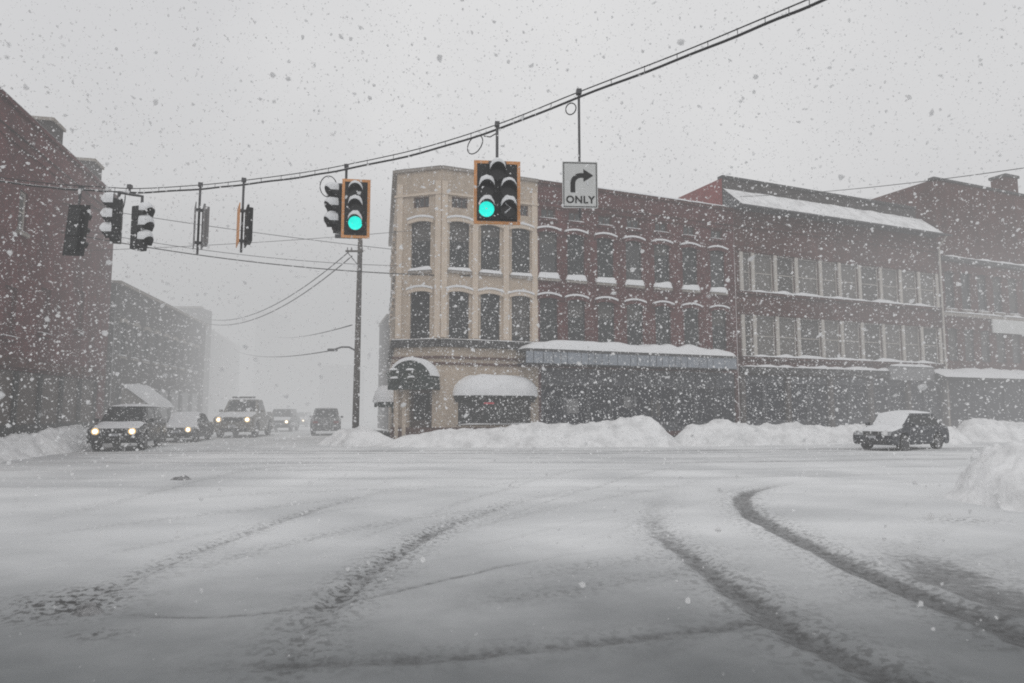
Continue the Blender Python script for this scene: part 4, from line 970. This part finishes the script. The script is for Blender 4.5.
# span wire that carries the signals: messenger over a lashed signal cable
def depth_span(px):
    return float(np.interp(px, [-40, 120, 200, 345, 497, 580, 820, 1000], [17.0, 16.2, 16.0, 15.0, 13.2, 12.0, 8.6, 6.2]))
span_px = [(-40, 172), (20, 180), (60, 184.5), (103, 187), (140, 188.5), (200, 185), (243, 180.5), (300, 173), (345, 165), (420, 148.5), (497, 124.5), (580, 91.5), (677, 54), (765, 17.5), (830, -10), (900, -40), (1000, -86)]
def span_at(px, dz=0.0):
    py = float(np.interp(px, [p for p, _ in span_px], [q for _, q in span_px])); p = at(px, py, Y=depth_span(px)); p.z += dz; return p
def spline3(pts, n=6):
    P = [pts[0]] + pts + [pts[-1]]; out = []
    for i in range(1, len(P) - 2):
        for k in range(n):
            t = k / n; p0, p1, p2, p3 = P[i - 1:i + 3]
            out.append(.5 * ((2 * p1) + (-p0 + p2) * t + (2 * p0 - 5 * p1 + 4 * p2 - p3) * t * t + (-p0 + 3 * p1 - 3 * p2 + p3) * t ** 3))
    return out + [pts[-1]]
mid = spline3([at(px, py, Y=depth_span(px)) for px, py in span_px])
o0 = mid[len(mid) // 2].copy()
root = empty('span_wire', o0, 0, 'heavy twin span wire crossing the intersection that carries the signals', 'span wire')
MB().tube([p - o0 for p in mid], .011, 8).build('messenger_wire', M['wire'], root, smooth=True)
low = [p - o0 - Vector((0, 0, .10 + .006 * math.sin(i * 1.1))) for i, p in enumerate(mid)]
MB().tube(low, .021, 8).build('signal_cable', M['wire'], root, smooth=True)
for i in range(2, len(mid) - 1, 2): MB().tube([mid[i] - o0 + Vector((0, 0, .014)), low[i] - Vector((0, 0, .024))], .006, 5).build('lashing', M['wire'], root)
sn = MB().tube([q + Vector((0, 0, .019)) for q in low], .007, 5)
sn.build('snow_cap', M['snow'], root, smooth=True)
def coil(px, py, rx, rz, rot=0, Yd=None):
    c_ = at(px, py, Y=Yd or depth_span(px)); pts = []
    for k in range(26):
        a_ = 2 * math.pi * k / 24; x, z = rx * math.cos(a_), rz * math.sin(a_)
        pts.append(c_ - o0 + Vector((x * math.cos(rot) - z * math.sin(rot), .05 * math.sin(a_ * .5), x * math.sin(rot) + z * math.cos(rot))))
    MB().tube(pts, .011, 6).build('cable_loop', M['wire'], root, smooth=True)
coil(475, 144, .13, .21, -.5); coil(571, 108, .09, .11, -.2); coil(328, 186, .19, .24, .1); coil(121, 201, .09, .24, -.1)
MB().tube([at(484, 136, Y=13.3) - o0, at(490, 137, Y=13.25) - o0, at(497, 133, Y=13.2) - o0], .012, 6).build('cable_loop', M['wire'], root)

# ------------------------------------------------------------------ signals
SEC = .345
def visor(mb, cx, cz, r=.155, ln=.24, n=16, a0=-.20, a1=math.pi + .20, thick=.008):
    """tunnel visor: a partial tube round the lens, open below, the lip cut back"""
    vs = []
    for i in range(n + 1):
        a = a0 + (a1 - a0) * i / n; k = .55 + .45 * max(0, math.sin(a))
        for rr_ in (r, r - thick):
            vs += [(cx + rr_ * math.cos(a), -.11, cz + rr_ * math.sin(a)), (cx + rr_ * math.cos(a), -.11 - ln * k, cz + rr_ * math.sin(a) - .02)]
    fs = []
    for i in range(n):
        a, b_ = i * 4, i * 4 + 4
        fs += [(a, b_, b_ + 1, a + 1), (a + 3, b_ + 3, b_ + 2, a + 2), (a + 1, b_ + 1, b_ + 3, a + 3)]
    mb.add(vs, fs)
def visor_snow(mb, cx, cz, r=.155, ln=.24, h=.09, n=12, seed=0):
    vs = []; m = 5
    for i in range(n + 1):
        a = math.pi * (.12 + .76 * i / n); k = .55 + .45 * max(0, math.sin(a)); e_ = math.sin(math.pi * i / n)
        nn = 1 + .35 * mnoise.noise(Vector((i * .5, seed, cz * 3)))
        for j in range(m + 1):
            t = j / m; y = -.10 - (ln * k + .02) * t; up = h * e_ ** .6 * nn * (1 - t ** 5 * .75)
            vs.append((cx + (r + up * .35) * math.cos(a), y, cz + r * math.sin(a) + up - .02 * t))
        vs.append((cx + (r - .004) * math.cos(a), -.10 - (ln * k + .02), cz + (r - .004) * math.sin(a) - .02))
    w_ = m + 2; mb.add(vs, [(i * w_ + j, i * w_ + j + 1, (i + 1) * w_ + j + 1, (i + 1) * w_ + j) for i in range(n) for j in range(w_ - 1)])
def head(root, mtx, cells, lit=None, plate=None, border=.06, rearplate='blackp', bordermat='orange', snow=.09):
    """signal face in local coordinates, looking along -y, cells = centres (x, z); parts per section"""
    hs = MB()
    for x, z in cells: hs.box(x - .162, x + .162, -.10, .10, z - .168, z + .168)
    H_ = hs.build('housing', M['black'], root, mtx, bevel=.02)
    for i, (x, z) in enumerate(cells):
        v = MB(); visor(v, x, z); vo = v.build('visor', M['black'], root, mtx, smooth=True)
        MB().tube([(x, -.135, z), (x, -.125, z), (x, -.09, z)], .148, 24).build('lens', M['green' if lit == i else 'lens'], root, mtx)
        if snow:
            s = MB(); visor_snow(s, x, z, h=snow * random.uniform(.8, 1.2), seed=i * 2.3); s.build('snow_cap', M['snow'], vo, smooth=True)
    if plate:
        x0, x1, z0, z1 = plate; b_ = border
        p_ = MB().box(x0, x1, -.03, -.022, z0, z1).build('backplate', M[rearplate], root, mtx)
        if bordermat:
            q = MB(); q.box(x0, x0 + b_, -.036, -.032, z0, z1); q.box(x1 - b_, x1, -.036, -.032, z0, z1); q.box(x0 + b_, x1 - b_, -.036, -.032, z1 - b_, z1); q.box(x0 + b_, x1 - b_, -.036, -.032, z0, z0 + b_)
            q.build('border', M[bordermat], p_)
    return H_
def hanger(root, p_span, z_to, x=0.0, y=0.0, r=.028):
    top = p_span - root.location
    h = MB(); h.tube([(x, y, z_to), (x, y, top.z + .06)], r, 8); h.box(x - .045, x + .045, y - .05, y + .05, top.z - .04, top.z + .05)
    return h.build('hanger', M['metal'], root)
def facing(root): return math.atan2(root.location.x, root.location.y) * -1.0
# doghouse signal
c0 = at(497, 193, Y=13.2); root = empty('traffic_signal', c0, R(6), 'five-lamp signal with orange-edged backplate and lit green lamp, left of the turn sign', 'traffic signal', 'traffic signals hung on the span wire')
head(root, Matrix.Identity(4), [(0, .37), (-.21, 0.02), (-.21, -.36), (.21, .02), (.21, -.36)], lit=2, plate=(-.45, .45, -.63, .63), snow=.10)
MB().box(-.17, .17, -.1, .12, .53, .6).build('bracket', M['metal'], root)
hanger(root, span_at(497), .6)
ar = MB()   # clinging snow on the right-hand lower lens
ar.tube([(.15, -.15, -.24), (.25, -.15, -.33), (.14, -.15, -.43)], .018, 6); ar.build('snow_cap', M['snow'], root)
# two-way signal: one face toward us, one toward the left street
c0 = at(356, 209, Y=15.0); root = empty('traffic_signal', c0, R(8), 'two-way signal: lit green face in an orange border, black face turned left', 'traffic signal', 'traffic signals hung on the span wire')
head(root, Matrix.Identity(4), [(0, SEC), (0, 0), (0, -SEC)], lit=2, plate=(-.305, .305, -.66, .66), snow=.09)
head(root, T(-.36, .22, .03, R(-62)), [(0, SEC), (0, 0), (0, -SEC)], None, None, snow=.11)
MB().box(-.45, .1, .11, .2, .53, .6).build('bracket', M['metal'], root); MB().box(-.45, .1, .11, .2, -.62, -.55).build('bracket', M['metal'], root)
hanger(root, span_at(346), .6, x=span_at(346).x - c0.x, y=.15)
# two black heads on a common bracket, left
c0 = at(127, 222, Y=16.1); root = empty('traffic_signal', c0, 0, 'pair of black signal heads turned left and right, visors piled with snow', 'traffic signal', 'traffic signals hung on the span wire')
head(root, T(-.23, .0, .02, R(-65)), [(0, SEC), (0, 0), (0, -SEC)], None, None, snow=.17)
head(root, T(.30, .0, -.16, R(72)), [(0, SEC), (0, 0), (0, -SEC)], None, None, snow=.14)
br = MB(); br.tube([(-.23, 0, .72), (-.23, 0, .55)], .03, 8); br.tube([(-.23, 0, .72), (.1, 0, .66), (.33, 0, .62), (.33, 0, .36)], .035, 8); br.build('bracket', M['metal'], root)
hanger(root, span_at(128), .68, x=0.02)
# black backplate seen from behind
c0 = at(75.5, 230, Y=16.6); root = empty('traffic_signal', c0, R(-14), 'all-black signal seen from behind, in front of the red brick wall', 'traffic signal', 'traffic signals hung on the span wire')
head(root, T(0, 0, 0, R(180)), [(0, SEC), (0, 0), (0, -SEC)], None, (-.32, .32, -.63, .63), bordermat=None, snow=0)
root.rotation_euler = (0, R(5), R(-14)); hanger(root, span_at(77), .6)
# hanging plates seen edge-on
def edge_pair(label, px, py, Yd, hgt, first, turn):
    c0 = at(px, py, Y=Yd); root = empty('hanging_sign', c0, R(turn), label, 'sign', 'edge-on plates hung on the span wire')
    a = MB().box(-.30, .30, -.115, -.095, -hgt / 2, hgt / 2).build('sign_plate', M[first], root, bevel=.006)
    b_ = MB(); b_.box(-.30, .30, .055, .10, -hgt / 2 + .02, hgt / 2 - .02); b_.box(-.22, .22, .10, .19, -hgt / 2 + .08, hgt / 2 - .06)
    b_ = b_.build('sign_plate', M['signback' if first != 'orange' else 'blackp'], root, bevel=.006)
    cl = MB(); cl.box(-.04, .04, -.092, .052, hgt / 2 - .14, hgt / 2 - .08); cl.box(-.04, .04, -.092, .052, -hgt / 2 + .08, -hgt / 2 + .14); cl.build('bracket', M['metal'], root)
    top = span_at(px) - c0
    h = MB(); h.tube([(0, -.02, -hgt / 2 - .16), (0, -.02, top.z + .05)], .026, 8); h.box(-.045, .045, -.07, .03, top.z - .04, top.z + .05); h.build('hanger', M['metal'], root)
edge_pair('pair of hanging grey plates seen edge-on, left of the orange-edged pair', 199.5, 226.5, 16.0, 1.0, 'signback', -63)
edge_pair('hanging pair of plates seen edge-on, one edge orange', 243, 226, 15.7, .92, 'orange', -64)

# the turn sign: arrow over the word ONLY
c0 = at(580, 185, Y=12.0); root = empty('turn_sign', c0, R(4), 'white hanging sign with a bent right-turn arrow over the word ONLY', 'sign')
sw_, sh_ = .63, .84
MB().box(-sw_ / 2, sw_ / 2, -.012, 0, -sh_ / 2, sh_ / 2).build('sign_plate', M['signface'], root, bevel=.004)
bd = MB(); i_ = .018; t_ = .014; y0, y1 = -.016, -.0125
bd.box(-sw_ / 2 + i_, sw_ / 2 - i_, y0, y1, sh_ / 2 - i_ - t_, sh_ / 2 - i_); bd.box(-sw_ / 2 + i_, sw_ / 2 - i_, y0, y1, -sh_ / 2 + i_, -sh_ / 2 + i_ + t_)
bd.box(-sw_ / 2 + i_, -sw_ / 2 + i_ + t_, y0, y1, -sh_ / 2 + i_ + t_, sh_ / 2 - i_ - t_); bd.box(sw_ / 2 - i_ - t_, sw_ / 2 - i_, y0, y1, -sh_ / 2 + i_ + t_, sh_ / 2 - i_ - t_)
bd.build('border', M['ink'], root)
ar = MB(); wv = .042; pts = [(-.13, -.14), (-.13, .02)] + [(-.13 + .15 * (1 - math.cos(a)), .02 + .15 * math.sin(a)) for a in [math.pi / 2 * k / 10 for k in range(1, 11)]] + [(.06, .17)]
vs = []
for i, (x, z) in enumerate(pts):
    p0_, p1_ = pts[max(i - 1, 0)], pts[min(i + 1, len(pts) - 1)]; d = Vector((p1_[0] - p0_[0], p1_[1] - p0_[1])).normalized()
    vs += [(x - d.y * wv, -.0165, z + d.x * wv), (x + d.y * wv, -.0165, z - d.x * wv)]
ar.add(vs, [(2 * i, 2 * i + 1, 2 * i + 3, 2 * i + 2) for i in range(len(pts) - 1)])
ar.add([(.06, -.0165, .285), (.06, -.0165, .055), (.235, -.0165, .17)], [(0, 1, 2)])
ar.build('arrow', M['ink'], root)
tcu = bpy.data.curves.new('lettering', 'FONT'); tcu.body = 'ONLY'; tcu.align_x = 'CENTER'; tcu.align_y = 'CENTER'; tcu.size = .18; tcu.offset = .005; tcu.space_character = 1.08
to = bpy.data.objects.new('lettering_curve', tcu); COL.objects.link(to)
dg = bpy.context.evaluated_depsgraph_get(); tme = bpy.data.meshes.new_from_object(to.evaluated_get(dg)); bpy.data.objects.remove(to)
tme.materials.clear(); tme.materials.append(M['ink'])
link('lettering', tme, root, Matrix.Translation((0, -.0166, -.275)) @ Matrix.Rotation(R(90), 4, 'X'))
hanger(root, span_at(580), -sh_ / 2 - .16, y=.03, r=.022)
MB().box(-.05, .05, .0, .03, .2, .26).build('bracket', M['metal'], root)
s = MB(); s.tube([(.125, -.02, .07), (.135, -.02, -.0)], .012, 5); s.build('snow_cap', M['snow'], root)

# ================================================================== FALLING SNOW
def flakes(n, rmin, rmax, smin, smax, seed):
    g_ = np.random.default_rng(seed)
    d = (rmin ** 3 + (rmax ** 3 - rmin ** 3) * g_.random(n)) ** (1 / 3)
    th = g_.uniform(-R(50), R(50), n); el = g_.uniform(-R(20), R(46), n)
    P = np.stack([d * np.sin(th) * np.cos(el), d * np.cos(th) * np.cos(el), EYE + d * np.sin(el)], -1)
    gust = fbm(P[:, 0] * .35 + P[:, 2] * .12 + 40, P[:, 1] * .35 + P[:, 2] * .3 + 40, seed + 50, 3)
    k = (P[:, 2] > .05) & (g_.random(n) < np.clip((gust - .25) * 2.0, .2, 1) * (.30 + .70 * np.exp(-np.maximum(P[:, 2] - 3, 0) / 4.0))); P = P[k]; n = len(P)
    sz = smin + (smax - smin) * g_.random(n) ** 4
    an = np.arange(6) * math.pi / 3
    base = np.concatenate([np.zeros((1, 3)), np.stack([np.cos(an), np.sin(an), np.zeros(6)], -1)])
    Q = g_.normal(size=(n, 3, 3)); Q, _ = np.linalg.qr(Q)
    V = base[None] * g_.uniform(.55, 1.15, (n, 7, 1)); V[:, :, 2] += g_.uniform(-.4, .4, (n, 7))   # ragged, crumpled flake
    V = np.einsum('nij,nkj->nki', Q, V) * sz[:, None, None] + P[:, None, :]
    F = np.array([(0, 1 + k, 1 + (k + 1) % 6) for k in range(6)])
    return V.reshape(-1, 3), (F[None] + (np.arange(n) * 7)[:, None, None]).reshape(-1, 3)
sets = [flakes(1100, 2.0, 6, .004, .013, 1), flakes(80000, 5, 18, .007, .032, 2), flakes(480000, 16, 34, .011, .042, 3)]
Vs = []; Fs = []; off = 0
for v, f in sets: Vs.append(v); Fs.append(f + off); off += len(v)
fm_, nt, b = nmat('snowflake'); b.inputs['Base Color'].default_value = (.86, .87, .88, 1); b.inputs['Roughness'].default_value = .8; b.inputs['Specular IOR Level'].default_value = .1
nn = N(nt, 'ShaderNodeTexNoise'); nn.inputs['Scale'].default_value = 3
rr_ = N(nt, 'ShaderNodeValToRGB'); rr_.color_ramp.elements[0].color = (.88, .89, .9, 1); rr_.color_ramp.elements[1].color = (.97, .97, .97, 1)
tt = N(nt, 'ShaderNodeTexCoord'); nt.links.new(tt.outputs['Object'], nn.inputs['Vector']); nt.links.new(nn.outputs['Fac'], rr_.inputs[0]); nt.links.new(rr_.outputs[0], b.inputs['Base Color'])
tr = N(nt, 'ShaderNodeBsdfTranslucent'); tr.inputs['Color'].default_value = (.97, .97, .97, 1); ms = N(nt, 'ShaderNodeMixShader'); ms.inputs[0].default_value = .5
nt.links.new(b.outputs[0], ms.inputs[1]); nt.links.new(tr.outputs[0], ms.inputs[2]); nt.links.new(ms.outputs[0], nt.nodes['Material Output'].inputs['Surface'])
me = fastmesh('falling_snow', np.concatenate(Vs), np.concatenate(Fs), fm_, False)
tag(link('falling_snow', me), 'snowflakes blowing through the air over the whole crossing', 'snowfall', kind='stuff')

# ================================================================== CAMERA
cam = bpy.data.cameras.new('camera'); co = bpy.data.objects.new('camera', cam); COL.objects.link(co)
co.location = (0, 0, EYE); co.rotation_euler = (math.pi / 2 + PITCH, 0, 0)
cam.sensor_width = 36; cam.lens = FPX / 1024 * 36; cam.clip_end = 2000; cam.clip_start = .05; cam.dof.use_dof = True; cam.dof.focus_distance = 26; cam.dof.aperture_fstop = 1.9; cam.dof.aperture_blades = 7
scene.camera = co
scene.view_settings.view_transform = 'Standard'; scene.view_settings.look = 'None'; scene.view_settings.exposure = 0
scene.render.engine = 'CYCLES'; cy = scene.cycles
cy.use_denoising = False; cy.max_bounces = 6; cy.diffuse_bounces = 4; cy.glossy_bounces = 2; cy.transparent_max_bounces = 8; cy.volume_bounces = 0
cy.use_adaptive_sampling = True; cy.filter_width = 1.9
